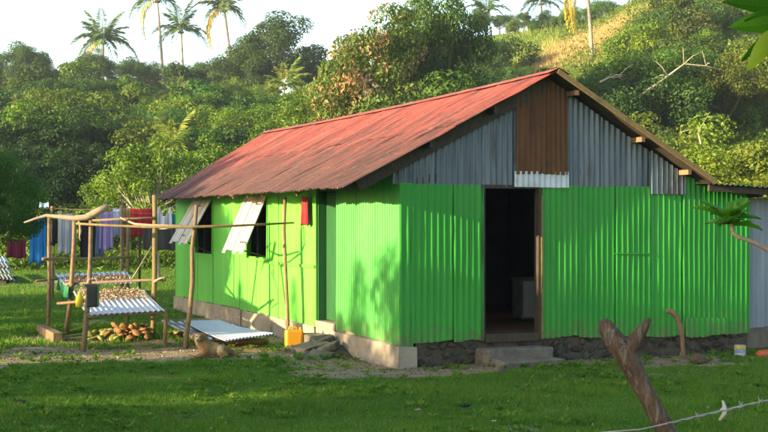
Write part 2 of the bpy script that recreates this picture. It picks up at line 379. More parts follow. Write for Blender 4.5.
def build_ground():
    xs = np.concatenate([-np.geomspace(400, 9, 46), np.linspace(-8.8, 8.8, 118), np.geomspace(9, 400, 46)])
    ys = np.concatenate([np.linspace(-60, 9, 20), np.linspace(9.5, 30, 130), np.linspace(30.6, 140, 110), np.geomspace(145, 900, 20)])
    X, Y = np.meshgrid(xs, ys); Z = terrain(X, Y)
    V = np.stack([X, Y, Z], -1).reshape(-1, 3); nx = len(xs); i = np.arange(len(ys) - 1)[:, None] * nx + np.arange(nx - 1)[None]
    Q = np.stack([i, i + 1, i + nx + 1, i + nx], -1).reshape(-1, 4)
    me = np_mesh('ground', V, Q)
    a = me.color_attributes.new('cover', 'FLOAT_COLOR', 'POINT')
    c = np.zeros((len(V), 4), np.float32); c[:, 0] = earth(V[:, 0], V[:, 1]); c[:, 1] = dry(V[:, 0], V[:, 1]); c[:, 3] = 1
    a.data.foreach_set('color', c.ravel())
    return struct(link_mesh('ground', me, M_GROUND, None, True))
build_ground()

def grass(name, label, n, ylo, yhi, kmin, kmax, h, w, mat, seed, dens=lambda x, y: 1 - earth(x, y) * 1.7, pw=1.0):
    rg = np.random.default_rng(seed)
    y = ylo + (yhi - ylo) * rg.random(n) ** pw; k = kmin + (kmax - kmin) * rg.random(n); x = k * y
    u, v = hloc(x, y)
    keep = (rg.random(n) < dens(x, y)) & ~((u > -.05) & (u < 7.5) & (v > -.05) & (v < 13))
    x, y = x[keep], y[keep]; n = len(x)
    patch = np.clip((fbm(x, y, 1.6) - .5) * 2.6 + .5, 0, 1)
    P = np.stack([x, y, terrain(x, y) - .004], 1)
    ax = np.stack([rg.normal(0, .5, n), rg.normal(0, .42, n), np.ones(n)], 1)
    ax = unit(ax); nr = np.stack([rg.normal(0, 1, n), rg.normal(0, 1, n), np.full(n, .2)], 1)
    side = unit(np.cross(ax, nr)); hh = (h * rg.uniform(.35, 1.25, n) * (.5 + .9 * patch))[:, None]; ww = (w * rg.uniform(.7, 1.3, n))[:, None]
    V = np.stack([P - side * ww, P + side * ww, P + ax * hh], 1).reshape(-1, 3)
    T = np.arange(n * 3).reshape(-1, 3)
    lv = np.clip(rg.normal(.40, .22, n) + .6 * (fbm(x + 7, y, .8) - .5), 0, .93); lv[rg.random(n) < .035 + .10 * earth(x, y)] = 1.0
    o = link_mesh(name, np_mesh(name, V, T, np.repeat(lv, 3)), mat)
    return tag(o, label, 'grass', kind='stuff')
def pebbles(n, seed):
    rg = np.random.default_rng(seed); y = rg.uniform(16, 24, n); x = rg.uniform(-.34, .32, n) * y; u, v = hloc(x, y)
    m = (rg.random(n) < earth(x, y) * 1.2 - .1) & ~((u > -.03) & (v > -.03)); x, y = x[m], y[m]; n = len(x)
    P = np.stack([x, y, terrain(x, y) + .006], 1); nr = unit(rg.normal(0, .5, (n, 3)) + [0, 0, 1]); ax = np.cross(nr, rg.normal(0, 1, (n, 3))); L = .012 + .035 * rg.random(n) ** 3
    m_, nt, b = nodes_of('pebbles_and_chaff'); at = N(nt, 'ShaderNodeAttribute', attribute_name='lv')
    nt.links.new(ramp(nt, at.outputs['Fac'], [(.2, (.06, .045, .03)), (.5, (.20, .14, .08)), (.8, (.30, .23, .15)), (.99, (.42, .36, .28))]), b.inputs['Base Color']); b.inputs['Roughness'].default_value = .9
    tag(link_mesh('pebbles', leaves_mesh('pebbles', P, ax, nr, L, L * .7, rg.random(n), .35), m_), 'pebbles and dry leaf bits on the bare earth', 'pebbles', kind='stuff')
pebbles(26000, 6)
grass('lawn_grass', 'short green lawn grass in front of the green house', 330000, 11.4, 19.5, -.33, .33, .055, .0045, M_GRASS, 3)
grass('yard_grass', 'yard grass around the drying rack and clothes lines', 150000, 19.5, 48, -.36, .02, .075, .011, M_GRASS, 4, pw=1.5)

def weeds(n, seed):
    rg = np.random.default_rng(seed); y = rg.uniform(11.6, 24, n); x = rg.uniform(-.33, .33, n) * y; u, v = hloc(x, y)
    m = ~((u > -.05) & (v > -.05)) & (fbm(x + 3, y + 8, .7) + rg.normal(0, .12, n) > .52); x, y = x[m], y[m]; n = len(x)
    per = 9; X = np.repeat(x, per); Y = np.repeat(y, per); t = len(X); r = np.repeat(rg.uniform(.5, 1.2, n), per)
    an = rg.uniform(0, 6.283, t); P = np.stack([X + .012 * np.cos(an), Y + .012 * np.sin(an), terrain(X, Y) + .015], 1)
    ax = np.stack([np.cos(an), np.sin(an), rg.uniform(.35, 1.4, t)], 1); nr = np.stack([-np.cos(an) * .6, -np.sin(an) * .6, np.ones(t)], 1)
    L = .085 * r * rg.uniform(.6, 1.2, t); lv = np.clip(np.repeat(rg.normal(.5, .25, n), per) + rg.normal(0, .08, t), 0, .93)
    tag(link_mesh('lawn_weeds', leaves_mesh('lawn_weeds', P, ax, nr, L, L * .34, lv), M_GRASS), 'low broad leaved weeds scattered through the lawn', 'weeds', kind='stuff')
weeds(3800, 12)
def litter(n, seed):
    rg = np.random.default_rng(seed); y = rg.uniform(11.6, 22, n); x = rg.uniform(-.33, .33, n) * y; u, v = hloc(x, y); m = ~((u > -.05) & (v > -.05)); x, y = x[m], y[m]; n = len(x)
    P = np.stack([x, y, terrain(x, y) + rg.uniform(.02, .05, n)], 1); nr = unit(rg.normal(0, .5, (n, 3)) + [0, 0, 1]); ax = np.cross(nr, rg.normal(0, 1, (n, 3))); L = rg.uniform(.025, .075, n)
    m_, nt, b = nodes_of('dead_leaf'); at = N(nt, 'ShaderNodeAttribute', attribute_name='lv')
    nt.links.new(ramp(nt, at.outputs['Fac'], [(.2, (.06, .035, .02)), (.6, (.19, .11, .05)), (.95, (.34, .25, .12))]), b.inputs['Base Color']); b.inputs['Roughness'].default_value = .9
    tag(link_mesh('leaf_litter', leaves_mesh('leaf_litter', P, ax, nr, L, L * .5, rg.random(n), .4), m_), 'fallen brown leaves scattered over the lawn', 'leaf litter', kind='stuff')
litter(260, 14)

# ------------------------------------------------------------------ the house (local x along the front, y along the side, z up)
house = thing('green_house', 'bright green corrugated iron house with a rusty red gable roof', 'house', HOUSE, HANG)
HR = random.Random(21)
LEN = 12.75; UR, ZR = 2.224, 3.99          # length, ridge position and height
def zl(u): return ZR - .507 * (UR - u)     # underside of the left slope at the front
def zr(u): return ZR - .579 * (u - UR)
# plinth
fb = MB()
fb.box((0, .02, -.2), (.03, LEN, .30)).box((.03, .26, -.2), (4.47, LEN, .345))
plinth = fb.build('plinth', M_CONC, house)
MB().box((-.035, -.03, -.2), (.24, 2.38, .285), .012, HR).build('corner_block', M_CONC, plinth)
MB().box((-.025, 3.36, -.2), (.1, 7.4, .30), .02, HR).build('side_footing', M_CONC, plinth)
MB().box((-.03, 7.43, -.2), (.1, LEN + .02, .31), .02, HR).build('side_footing', M_CONC, plinth)
MB().box((.25, .06, -.2), (5.66, .258, .33), .0, HR).build('rubble_mortar', M_MORT, plinth)
# rubble stones along the front of the plinth
def stone_mesh(i):
    r = random.Random(100 + i); vs = []; fs = []
    me = bpy.data.meshes.new('stone'); import bmesh
    bm = bmesh.new(); bmesh.ops.create_icosphere(bm, subdivisions=1, radius=1)
    for v in bm.verts: v.co *= r.uniform(.68, 1.15)
    bm.to_mesh(me); bm.free(); me.materials.append(M_STONE); return me
STONES = [stone_mesh(i) for i in range(6)]
for row in range(3):
    u = .26 + .07 * row
    while u < 5.6:
        w = HR.choice([.09, .13, .17, .22, .28]) * HR.uniform(.8, 1.15); h = HR.uniform(.09, .15)
        if not (1.15 < u + w / 2 < 2.1 and row < 1) and HR.random() < .88:
            q = link_mesh('stone', STONES[HR.randrange(6)], None, plinth)
            q.location = (u + w / 2, .075 + HR.uniform(-.03, .02), .05 + row * .105 + HR.uniform(-.03, .03))
            q.scale = (w / 2 * 1.05, HR.uniform(.04, .085), h / 2); q.rotation_euler = (HR.uniform(-.3, .3), HR.uniform(-.5, .5), HR.uniform(-.4, .4))
        u += w * .93
# front wall: sheets of painted iron either side of the doorway
DU0, DU1, DZ0, DZ1 = 1.235, 2.115, .415, 2.43
for (a, b, z0, z1, off) in [(-.012, .19, .275, 2.46, -.012), (.165, .82, .335, 2.445, 0), (.79, 1.235, .33, 2.45, -.006),
                            (2.125, 2.76, .335, 2.45, -.004), (2.735, 3.36, .315, 2.44, .004), (3.335, 3.96, .30, 2.45, -.004), (3.935, 4.50, .285, 2.42, .004),
                            (4.47, 5.08, .30, 2.60, -.006), (5.05, 5.66, .29, 2.50, .002)]:
    corr('wall_sheet', (a, off, z0), (b, off, z0), (b, off, z1), (a, off, z1), M_GREEN, house, rows=7, rag=.012, rnd=HR, dents=.007, pitch=.088, amp=.0135)
corr('patch_sheet', (4.50, -.03, .27), (5.25, -.03, .27), (5.25, -.028, .52), (4.50, -.028, .54), M_GREEN, house, rows=2, rag=.015, rnd=HR)
MB().beam((3.3, -.02, 1.49), (3.9, -.02, 1.485), .012, .012).build('batten', M_GREEN, house)
# gable: weathered bare sheets, one brown rusted sheet, a bright strip above the door
gz = 2.40
def gable(a, b, z0, off, mat, top=None):
    f = lambda u: (zl(u) if u <= UR else zr(u)) - .05
    corr('gable_sheet', (a, off, z0), (b, off, z0), (b, off, f(b) if top is None else top), (a, off, f(a) if top is None else top), mat, house, rows=5, rnd=HR, rag=.003, pitch=.088, amp=.0155)
gable(-.10, .22, 2.44, .012, M_GALV); gable(.20, .56, gz + .02, .020, M_GALV); gable(.54, 1.25, gz + .01, .006, M_GALV); gable(1.22, 1.74, gz + .02, .016, M_GALV)
gable(1.72, UR, 2.60, -.034, M_BROWN); gable(UR - .01, 2.53, 2.60, -.034, M_BROWN)
gable(1.70, 2.56, 2.42, -.024, M_GALVN, 2.64)
gable(2.51, 3.12, gz + .02, .012, M_GALV); gable(3.10, 3.93, gz + .03, .018, M_GALV); gable(3.90, 4.50, 2.34, -.036, M_GALV)
# doorway
fr = MB().box((DU0 - .02, .0, DZ0 - .1), (DU0 + .03, .12, DZ1 + .02)).box((DU1 - .03, -.012, DZ0 - .1), (DU1 + .03, .12, DZ1 + .02)).box((DU0 + .03, .0, DZ1 - .03), (DU1 - .03, .12, DZ1 + .02))
fr.build('door_frame', M_WOODD, house)
MB().box((DU1 + .005, -.03, DZ0 - .1), (DU1 + .03, -.014, DZ1 - .12)).build('door_trim', M_WOODY, house)
MB().box((DU0 + .03, -.02, DZ0 - .115), (DU1 - .03, .24, DZ0 - .005)).build('door_sill', M_WOODD, house)
# side wall (the face at local x = 0): near section of iron sheets, doorway, then painted boards
for (a, b, off) in [(-.01, .84, -.010), (.80, 1.64, .0), (1.60, 2.42, -.006)]:
    z0 = .285 + (.02 if a < 0 else .03 * a)
    corr('wall_sheet', (off, b, z0), (off, a, z0), (off, a, 2.74), (off, b, 2.74), M_GREEN, house, rows=6, rag=.01, rnd=HR, pitch=.088, amp=.0125)
SD0, SD1 = 2.42, 3.34
v = SD1; k = 0
WINS = [(5.86, 7.12, 1.32, 2.36), (9.52, 10.96, 1.30, 2.36)]
while v < LEN - .05:
    w = HR.choice([.42, .5, .6, .6, .72]); b = min(v + w, LEN)
    for (wa, wb, _, _) in WINS:
        if v < wa < b + .15: b = wa
        if wa <= v < wb: b = min(b, wb) if wb - b > .15 else wb
    if LEN - b < .2: b = LEN
    off = HR.uniform(-.012, .006); z0 = .29 + HR.uniform(-.05, .05)
    win = [q for q in WINS if q[0] - .01 <= v and b <= q[1] + .01]
    spans = [(z0, win[0][2]), (win[0][3], 2.60)] if win else [(z0, 2.60)]
    for (za, zb) in spans:
        MB().box((off, v + .006, za), (off + .022, b - .006, zb), .003, HR).build('wall_board', M_GREENB, house)
    v = b
MB().box((.035, SD1, .3), (.05, LEN, 1.29)).box((.035, SD1, 1.29), (.05, 5.86  , 2.60)).box((.035, 7.12, 1.29), (.05, 9.52  , 2.60)).box((.035, 10.96, 1.29), (.05, LEN  , 2.60)).box((.035, 5.86, 2.37), (.05, 7.12  , 2.60)).box((.035, 9.52, 2.37), (.05, 10.96, 2.60)).build('wall_backing', M_WOODD, house)
for (z, a, b) in [(1.24, 3.36, 5.8), (2.5, 3.36, 12.7)]:
    MB().beam((-.012, a, z), (-.012, b, z), .03, .05).build('batten', M_GREENB, house)
# side door: recessed dark green planks
dr = bpy.data.objects.new('side_door', None); COL.objects.link(dr); dr.parent = house
for i in range(4):
    a = SD0 + .03 + i * .22
    MB().box((.16 + HR.uniform(-.006, .006), a, .42), (.19, a + .212, 2.40)).build('plank', M_GREEND, dr)
MB().box((.03, SD0 - .01, .32), (.20, SD0 + .03, 2.78)).box((.03, SD1 - .03, .32), (.20, SD1 + .01, 2.78)).box((.03, SD0 + .03, 2.41), (.20, SD1 - .03, 2.78)).build('door_jamb', M_GREEND, dr)
MB().box((-.02, SD0 + .03, .30), (.22, SD1 - .03, .41), .008, HR).build('threshold', M_CONC, house)
# windows with propped top-hung shutters
for n, (a, b, z0, z1) in enumerate(WINS):
    w = MB().box((-.02, a, z0 - .05), (.06, b, z0)).box((-.018, a, z0), (.055, a + .05, z1)).box((-.018, b - .05, z0), (.055, b, z1)).box((-.018, a + .05, z1 - .05), (.055, b - .05, z1))
    wf = w.build('window', M_GREENB, house)
    MB().box((.0, (a + b) / 2 - .02, z0), (.03, (a + b) / 2 + .02, z1 - .05)).build('mullion', M_WOODD, wf)
    sh = bpy.data.objects.new('shutter', None); COL.objects.link(sh); sh.parent = house
    out, drop = (.42, .98) if n == 0 else (.50, .88)
    nb = 6; sw = (b - a) / nb
    for i in range(nb):
        p = a + i * sw; d = HR.uniform(-.012, .012); e = HR.uniform(-.05, .03)
        A = Vector((-.03 - d, p + .006, z1 + .02)); Bq = Vector((-.03 - d, p + sw - .006, z1 + .02))
        dn = Vector((-out, 0, -drop)) * (1 + e)
        t = Vector((-.92, 0, .40)).normalized() * .016
        vs = [A, Bq, Bq + dn, A + dn]; vs = vs + [q + t for q in vs]
        MB().add(vs, [(0, 1, 2, 3), (7, 6, 5, 4), (0, 4, 5, 1), (1, 5, 6, 2), (2, 6, 7, 3), (3, 7, 4, 0)]).build('board', M_SHUT, sh)
    for fz in (.14, .82):
        c = Vector((-.03 - out * fz + .02, 0, z1 + .02 - drop * fz))
        MB().beam((c.x, a + .03, c.z), (c.x, b - .03, c.z), .06, .025, (.4, 0, .9)).build('cleat', M_WOODD, sh)
    MB().tube([(-.01, a + .12, z0 + .02), (-.03 - out * .93, a + .12, z1 - drop * .93)], .013, 6).build('prop_stick', M_WOODD, sh)
# wall tops, rear gable and far side, rooms behind
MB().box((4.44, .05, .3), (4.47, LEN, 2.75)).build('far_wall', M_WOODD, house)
MB().add([(0, LEN, .2), (4.47, LEN, .2), (4.47, LEN, zr(4.47) - .03), (UR, LEN, ZR - .12), (.0, LEN, 2.58)], [(0, 1, 2, 3, 4)]).build('back_wall', M_GALV, house)
MB().box((.06, .27, .35), (4.43, LEN - .03, .395)).build('floor', M_FLOOR, house)
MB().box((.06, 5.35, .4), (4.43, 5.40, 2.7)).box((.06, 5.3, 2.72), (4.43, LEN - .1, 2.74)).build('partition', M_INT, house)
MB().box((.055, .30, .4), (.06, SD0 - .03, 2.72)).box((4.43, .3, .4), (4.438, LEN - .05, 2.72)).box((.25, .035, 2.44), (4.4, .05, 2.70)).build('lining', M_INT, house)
# roof: rusty sheets in two courses on the left slope, one on the right
V0, V1 = -.32, LEN + .28
def eave(v):
    t = (v - V0) / (V1 - V0); return Vector((-.94 + .50 * t, v, 2.375 + .06 * t + .012 * math.sin(v * 1.9)))
def ridge(v):
    t = (v - V0) / (V1 - V0); return Vector((UR, v, ZR + .025 - .10 * 4 * t * (1 - t) * .5))
roof = bpy.data.objects.new('roof', None); COL.objects.link(roof); roof.parent = house
ns = 18; sw = (V1 - V0) / ns
for i in range(ns):
    a, b = V0 + i * sw - .035 * (i > 0), V0 + (i + 1) * sw + .035 * (i < ns - 1)
    for (t0, t1, lift) in ((0, .56, 0), (.51, 1.0, .006)):
        L_ = lambda v, t: eave(v).lerp(ridge(v), t) + Vector((-.45, 0, .89)) * (lift + HR.uniform(-.004, .004) + (.006 if i % 2 else 0))
        corr('roof_sheet', L_(b, t0), L_(a, t0), L_(a, t1), L_(b, t1), M_ROOF, roof, rows=5, rag=.018 if t0 == 0 else .01, rnd=HR, dents=.010, amp=.0145)
    er = Vector((4.77, 0, 2.515)); rg_ = ridge
    c = lambda v: Vector((4.77, v, 2.515 + .01 * math.sin(v)))
    corr('roof_sheet', c(a), c(b), rg_(b), rg_(a), M_ROOFE, roof, rows=5, rag=.015, rnd=HR, dents=.006)
cap = MB(); npt = 15
for i in range(npt):
    a, b = V0 - .02 + (V1 - V0 + .04) * i / npt, V0 - .02 + (V1 - V0 + .04) * (i + 1) / npt
    ra, rb = ridge(a) + Vector((0, 0, .035)), ridge(b) + Vector((0, 0, .035))
    dl, drr = Vector((-.17, 0, -.075)), Vector((.17, 0, -.085))
    cap.add([ra + dl, rb + dl, rb, ra, ra + drr, rb + drr], [(0, 1, 2, 3), (3, 2, 5, 4)])
cap.build('ridge_cap', M_ROOF, roof)
# rafters, purlins, barge board
for v in [0.06, 2.3, 4.3, 5.2, 6.2, 7.3, 9.0, 10.4, 11.4, 12.6]:
    e = eave(v); r = ridge(v); d = Vector((0, 0, -.085))
    MB().beam(e.lerp(r, .05) + d, r + d, .05, .10).build('rafter', M_WOODY if v > .1 else M_WOODD, roof)
MB().beam(Vector((-.62, -.03, zl(-.62) - .13)), Vector((UR, -.03, ZR - .13)), .03, .17).build('barge_board', M_WOODD, roof)
MB().beam(Vector((UR - .02, V0 - .012, ZR + .015)), Vector((4.82, V0 - .012, 2.515)), .03, .065).build('barge_board', M_WOODY, roof)
for u in (2.55, 3.62, 4.40):
    z = zr(u) - .075
    p = MB(); p.box((u - .028, V0 + .05, z - .035), (u + .028, .9, z + .035)); p.build('purlin', M_WOOD, roof)
for u in (.35, 1.3):
    z = zl(u) - .075
    MB().box((u - .03, V0 + .06, z - .045), (u + .03, .9, z + .04)).build('purlin', M_WOODD, roof)
# lean-to on the far side of the front, under its own low roof
MB().beam((4.45, .35, .35), (4.45, .35, 2.6), .06, .06, (1, 0, 0)).build('post', M_WOODD, house)
for (a, b, o_) in ((5.68, 6.35, .10), (6.32, 7.0, .108), (6.97, 7.6, .10)):
    corr('lean_to_sheet', (a, o_, .36), (b, o_, .36), (b, o_, 2.30), (a, o_, 2.30), M_SHED, house, rows=4, rnd=HR, rag=.01)
MB().box((5.66, .12, 2.19), (7.6, .17, 2.29)).box((5.62, -.25, 2.30), (5.68, 3.0, 2.37)).build('lean_to_plate', M_WOODD, house)
for i in range(4):
    a, b = 4.66 + i * .72, 4.66 + (i + 1) * .72 + .04
    corr('lean_to_roof_sheet', (b, -.38, 2.49 - .035 * i - .035), (a, -.38, 2.49 - .035 * i), (a, 3.0, 2.60 - .035 * i), (b, 3.0, 2.60 - .035 * i - .035), M_ROOFE, house, rows=3, rnd=HR)
MB().beam((4.7, -.30, 2.43), (7.5, -.30, 2.30), .04, .09).build('lean_to_fascia', M_WOODD, house)
MB().box((5.66, .11, .05), (7.6, .20, .36)).build('lean_to_footing', M_CONCD, house)
# front steps
st = bpy.data.objects.new('front_steps', None); COL.objects.link(st); st.parent = house
bevel(MB().box((1.13, -.36, -.1), (2.12, .05, .235), .012, HR).build('step', M_CONCD, st), .02)
bevel(MB().box((1.16, -.76, -.1), (2.06, -.365, .12), .015, HR).build('step', M_CONCD, st), .02)
# rough steps of slabs at the side door
bevel(MB().box((-.36, 2.44, -.1), (-.04, 3.02, .22), .03, HR).build('side_step', M_CONCD, house), .03)
for (u, v, su, sv, z, rz) in [(-.46, 2.26, .42, .34, .085, .3), (-.30, 1.98, .36, .34, .12, -.4), (-.55, 1.74, .38, .30, .035, .8), (-.24, 2.36, .30, .26, .19, .1), (-.72, 2.02, .28, .2, .025, 1.1)]:
    k_ = MB().box((-su / 2, -sv / 2, -.05), (su / 2, sv / 2, .03), .055, HR).build('slab_stone', M_CONCD, house); bevel(k_, .035, 3); k_.location = (u, v, z); k_.rotation_euler = (HR.uniform(-.1, .1), HR.uniform(-.2, 0), rz)
MB().add([(-.7, 1.6, -.02), (-.04, 1.6, -.02), (-.04, 3.2, -.02), (-.9, 3.0, -.02), (-.04, 2.0, .12), (-.04, 3.0, .2), (-.4, 2.3, .1)], [(0, 1, 4, 6), (6, 4, 5), (3, 6, 5, 2), (0, 6, 3)]).build('rubble_ramp', M_MORT, house)

# things in and on the house
def cloth(name, label, cat, p0, p1, drop, mat, folds=3, amp=.03, group=None, flare=0, seed=0, cut=None):
    """A hanging cloth from p0 to p1 falling by drop, with folds and thickness."""
    r = random.Random(seed); p0, p1 = Vector(p0), Vector(p1); org = (p0 + p1) / 2
    d = (p1 - p0); n = Vector((-d.y, d.x, 0)).normalized(); nu, nv = 26, 14; ph = r.uniform(0, 6)
    vs = []; fs = []; tilt = r.uniform(-.06, .06)
    for j in range(nv + 1):
        t = j / nv
        for i in range(nu + 1):
            u = i / nu
            uu = .5 + (u - .5) * (1 + flare * t + .04 * math.sin(t * 5 + ph))
            z = -t * drop * (1 + tilt * (u - .5) + .03 * math.sin(u * 9 + ph)) - .03 * 4 * u * (1 - u) * (1 - t)
            w = amp * (.35 + .65 * t) * (math.sin(u * math.pi * 2 * folds + ph + t) + .4 * math.sin(u * math.pi * 5.3 * folds + 2 * ph))
            vs.append(tuple(p0 + d * uu + n * w + Vector((0, 0, z)) - org))
    for j in range(nv):
        for i in range(nu):
            if cut and cut((i + .5) / nu, (j + .5) / nv): continue
            a = j * (nu + 1) + i; fs.append((a, a + 1, a + nu + 2, a + nu + 1))
    me = bpy.data.meshes.new(name); me.from_pydata(vs, [], fs); me.update()
    o = link_mesh(name, me, mat, None, True); o.location = org
    m = o.modifiers.new('thick', 'SOLIDIFY'); m.thickness = .006
    return tag(o, label, cat, group)
a = HP(-.10, 3.72, 2.36); b = HP(-.10, 3.50, 2.36)
cloth('hanging_cloth', 'red cloth hanging under the eave beside the side door', 'cloth', a, b, .46, M_REDC, 2, .03, flare=.25, seed=3)
cb = thing('cupboard', 'narrow pale cupboard standing inside the dark doorway', 'cupboard', HP(3.07, 1.95, .395), HANG)
bevel(MB().box((-.20, 0, .04), (.16, .3, .66)).build('case', M_CONCD, cb), .008); MB().box((-.17, -.015, .07), (.13, -.002, .63)).build('door', smat('pale_cupboard_paint', (.42, .42, .38), (.5, .5, .46)), cb)
MB().box((-.22, -.02, .66), (.18, .31, .69)).build('top', M_CONCD, cb)

# ------------------------------------------------------------------ pole rack with drying sheets
YR = random.Random(5)
def gz(p): return th(p.x, p.y)
def pole_pts(a, b, n=6, bend=.02, rnd=YR):
    a, b = Vector(a), Vector(b); off = Vector((rnd.uniform(-1, 1), rnd.uniform(-1, 1), rnd.uniform(-.3, .3))) * bend * (b - a).length
    return [a.lerp(b, i / n) + off * math.sin(math.pi * i / n) + Vector((rnd.uniform(-1, 1), rnd.uniform(-1, 1), 0)) * .006 for i in range(n + 1)]
RK = W(100, 335, 22.3); RK.z = 0
rack = thing('drying_rack', 'rough pole rack of posts and rails with tilted drying sheets', 'drying rack', RK)
def rp(name, pts, r0, r1=None, mat=M_WOOD, n=8):
    r1 = r0 if r1 is None else r1; m = len(pts)
    mb = MB(RK); mb.tube(pts, [r0 + (r1 - r0) * i / (m - 1) for i in range(m)], n, .08, YR); return mb.build(name, mat, rack, True)
D1, D2, D3, D4, D5 = 23.3, 22.9, 19.9, 25.2, 21.9
def base(px, d): p = W(px, 222, d); p.z = -.1; return p
rp('post', pole_pts(base(47.5, D1), W(49, 216, D1)), .036, .030)
rp('post', pole_pts(base(65.5, D2), W(74.5, 221, D2 - .9)), .044, .036)
rp('post', pole_pts(base(82.5, D3), W(91, 221, D3 + .9)), .042, .034)
rp('post', pole_pts(base(128, D4), W(128, 224, D4)), .040, .033)
rp('post', pole_pts(base(152.5, D5), W(154.5, 195, D5)), .046, .040, M_WOODY)
rp('rail', pole_pts(W(64, 284.5, 22.6), W(166, 279.5, 21.9)), .024)
rp('rail', pole_pts(W(36, 281, 23.2), W(132, 273, 25.1)), .024)
rp('rail', pole_pts(W(43, 259, 23.2), W(134, 257, 25.1)), .030, .024)
rp('rail', pole_pts(W(58, 303.5, 21.6), W(90, 300.5, 20.1)), .024)
rp('rail', pole_pts(W(84, 317, 20.15), W(167, 312, 20.35)), .022)
rp('rail', pole_pts(W(68, 293, 22.4), W(150, 291.5, 22.4)), .022)
rp('stub', [W(154, 282, 21.85), W(160, 278.5, 21.8), W(165, 277.5, 21.7)], .026, .014, M_WOODL)
rp('brace', pole_pts(W(166, 312, 20.35), base(165, 20.5)), .03, .035)
def rs(name, c, rows=4, n=M_GALVN, pitch=.085, amp=.013): return corr(name, *c, n, rack, org=RK, rows=rows, rnd=YR, pitch=pitch, amp=amp, sag=.02)
U0 = [W(66, 286, 22.4), W(136, 283, 22.4), W(127, 271.5, 25.0), W(55, 274, 24.2)]
rs('drying_sheet', U0)
L0 = [W(87.5, 315.5, 20.1), W(165, 310.5, 20.3), W(144, 290, 22.35), W(73, 291.5, 22.35)]
rs('drying_sheet', L0)
# driftwood log and long poles lying over the posts: each can be lifted away
lg = [W(24, 222.5, 21.4), W(36, 218.5, 21.4), W(46, 215.5, 21.4), W(60, 217, 21.3), W(75, 218.5, 21.2), W(86, 217.5, 21.2), W(96, 212.5, 21.2), W(108, 206.5, 21.2)]
o = MB(lg[4]).tube(lg, [.012, .02, .027, .036, .046, .054, .060, .058], 10, .14, YR).build('driftwood_log', M_WOODL, None, True); o.location = lg[4]
tag(o, 'bleached crooked driftwood log lying across the tops of the rack posts', 'log')
lp = [W(76, 223.5, 20.7), W(110, 225.5, 20.6), W(145, 227.0, 20.5), W(186, 227.0, 20.35), W(230, 226.0, 20.5), W(262, 224.4, 20.8), W(294, 222.8, 21.1)]
o = MB(lp[3]).tube(lp, [.018, .02, .022, .023, .02, .018, .014], 8, .1, YR).build('long_pole', M_WOODY, None, True); o.location = lp[3]
tag(o, 'long thin horizontal pole running from the rack past the side windows', 'pole')
lp = [W(120.5, 217.5, 21.7), W(126, 220.5, 21.5), W(135, 224, 21.2), W(150, 225.3, 20.9), W(182, 225.8, 20.45)]
o = MB(lp[2]).tube(lp, [.014, .018, .02, .02, .016], 8, .1, YR).build('curved_stick', M_WOODL, None, True); o.location = lp[2]
tag(o, 'pale curved stick tied along the long horizontal pole', 'stick')
lp = [W(92, 220.5, 21.9), W(122, 219.2, 21.9), W(157, 217.5, 21.8)]
o = MB(lp[1]).tube(lp, [.02, .022, .018], 8, .1, YR).build('cross_pole', M_WOOD, None, True); o.location = lp[1]
tag(o, 'short brown cross pole behind the driftwood log', 'pole')
def lone_post(label, pts, r0, r1):
    o_ = Vector(pts[0]); o_.z = 0
    o = MB(o_).tube(pts, [r0 + (r1 - r0) * i / (len(pts) - 1) for i in range(len(pts))], 9, .08, YR).build('wooden_post', M_WOOD, None, True); o.location = o_
    return tag(o, label, 'post')
lone_post('crooked thin post under the long pole beside the dog', [base(185.5, 20.25), W(186.5, 335, 20.25), W(190, 310, 20.3), W(192.5, 280, 20.35), W(192, 250, 20.4), W(195, 225, 20.45), W(196.5, 205, 20.45)], .042, .030)
lone_post('thin straight post beside the amber jerrycan at the side wall', [base(288.5, 21.0), W(287.5, 310, 21.0), W(285.5, 270, 21.05), W(284, 230, 21.1), W(285, 197, 21.1)], .032, .027)
# hanging cord
cp = [W(152, 246, 21.8), W(149, 251, 21.6), W(144, 259, 21.4), (W(140, 266, 21.3)), W(135, 274, 21.2), W(131, 280, 21.6)]
o = MB(cp[2]).tube(cp, .012, 6).build('cord_loop', M_WOODL, None, True); o.location = cp[2]; tag(o, 'grey cord hanging in a curve from the tall rack post', 'cord')
o = MB(W(80, 224, 21.2)).tube([W(79, 222, 21.1), W(80, 226, 21.05), W(80.5, 231, 21.1), W(79.5, 237, 21.1), W(80.5, 241, 21.1)], [.02, .014, .02, .013, .008], 6, .3, YR).build('rope_end', M_WOODL, None, True); o.location = W(80, 224, 21.2)
tag(o, 'frayed pale rope end dangling from the driftwood log', 'rope')
# bucket, funnel
bk = thing('black_bucket', 'dark square bucket hung against the front rack post', 'bucket', W(92.5, 307, 19.75))
mb = MB().box((-.085, -.08, 0), (.085, .09, .33)); o = mb.build('body', smat('dark_teal_plastic', (.004, .010, .011), (.007, .015, .016), 3, .5, .05), bk); bevel(o, .02)
MB().box((-.095, -.09, .30), (.095, .10, .345)).build('rim', MATS['dark_teal_plastic'], bk)
MB().tube([(-.09, 0, .34), (-.05, 0, .42), (.05, 0, .42), (.09, 0, .34)], .007, 6).build('handle', M_RUST, bk)
bt = thing('yellow_bottle', 'small yellow bottle tucked behind the front rack post', 'bottle', W(79.5, 307, 20.3))
my = smat('lemon_plastic', (.70, .58, .02), (.80, .68, .04), 3, .4, .05)
MB().tube([(0, 0, 0), (0, 0, .14), (0, 0, .18), (0, 0, .20)], [.058, .06, .035, .022], 12).build('body', my, bt, True)
MB().tube([(0, 0, .20), (0, 0, .23)], .026, 10).build('cap', my, bt)
gl = smat('green_net', (.02, .14, .06), (.04, .22, .10), 8, .9)
cloth('net_cloth', 'green net cloth hanging from the upper drying sheet edge', 'cloth', W(58, 277, 23.6), W(69, 287, 22.3), .22, gl, 3, .03, seed=9)
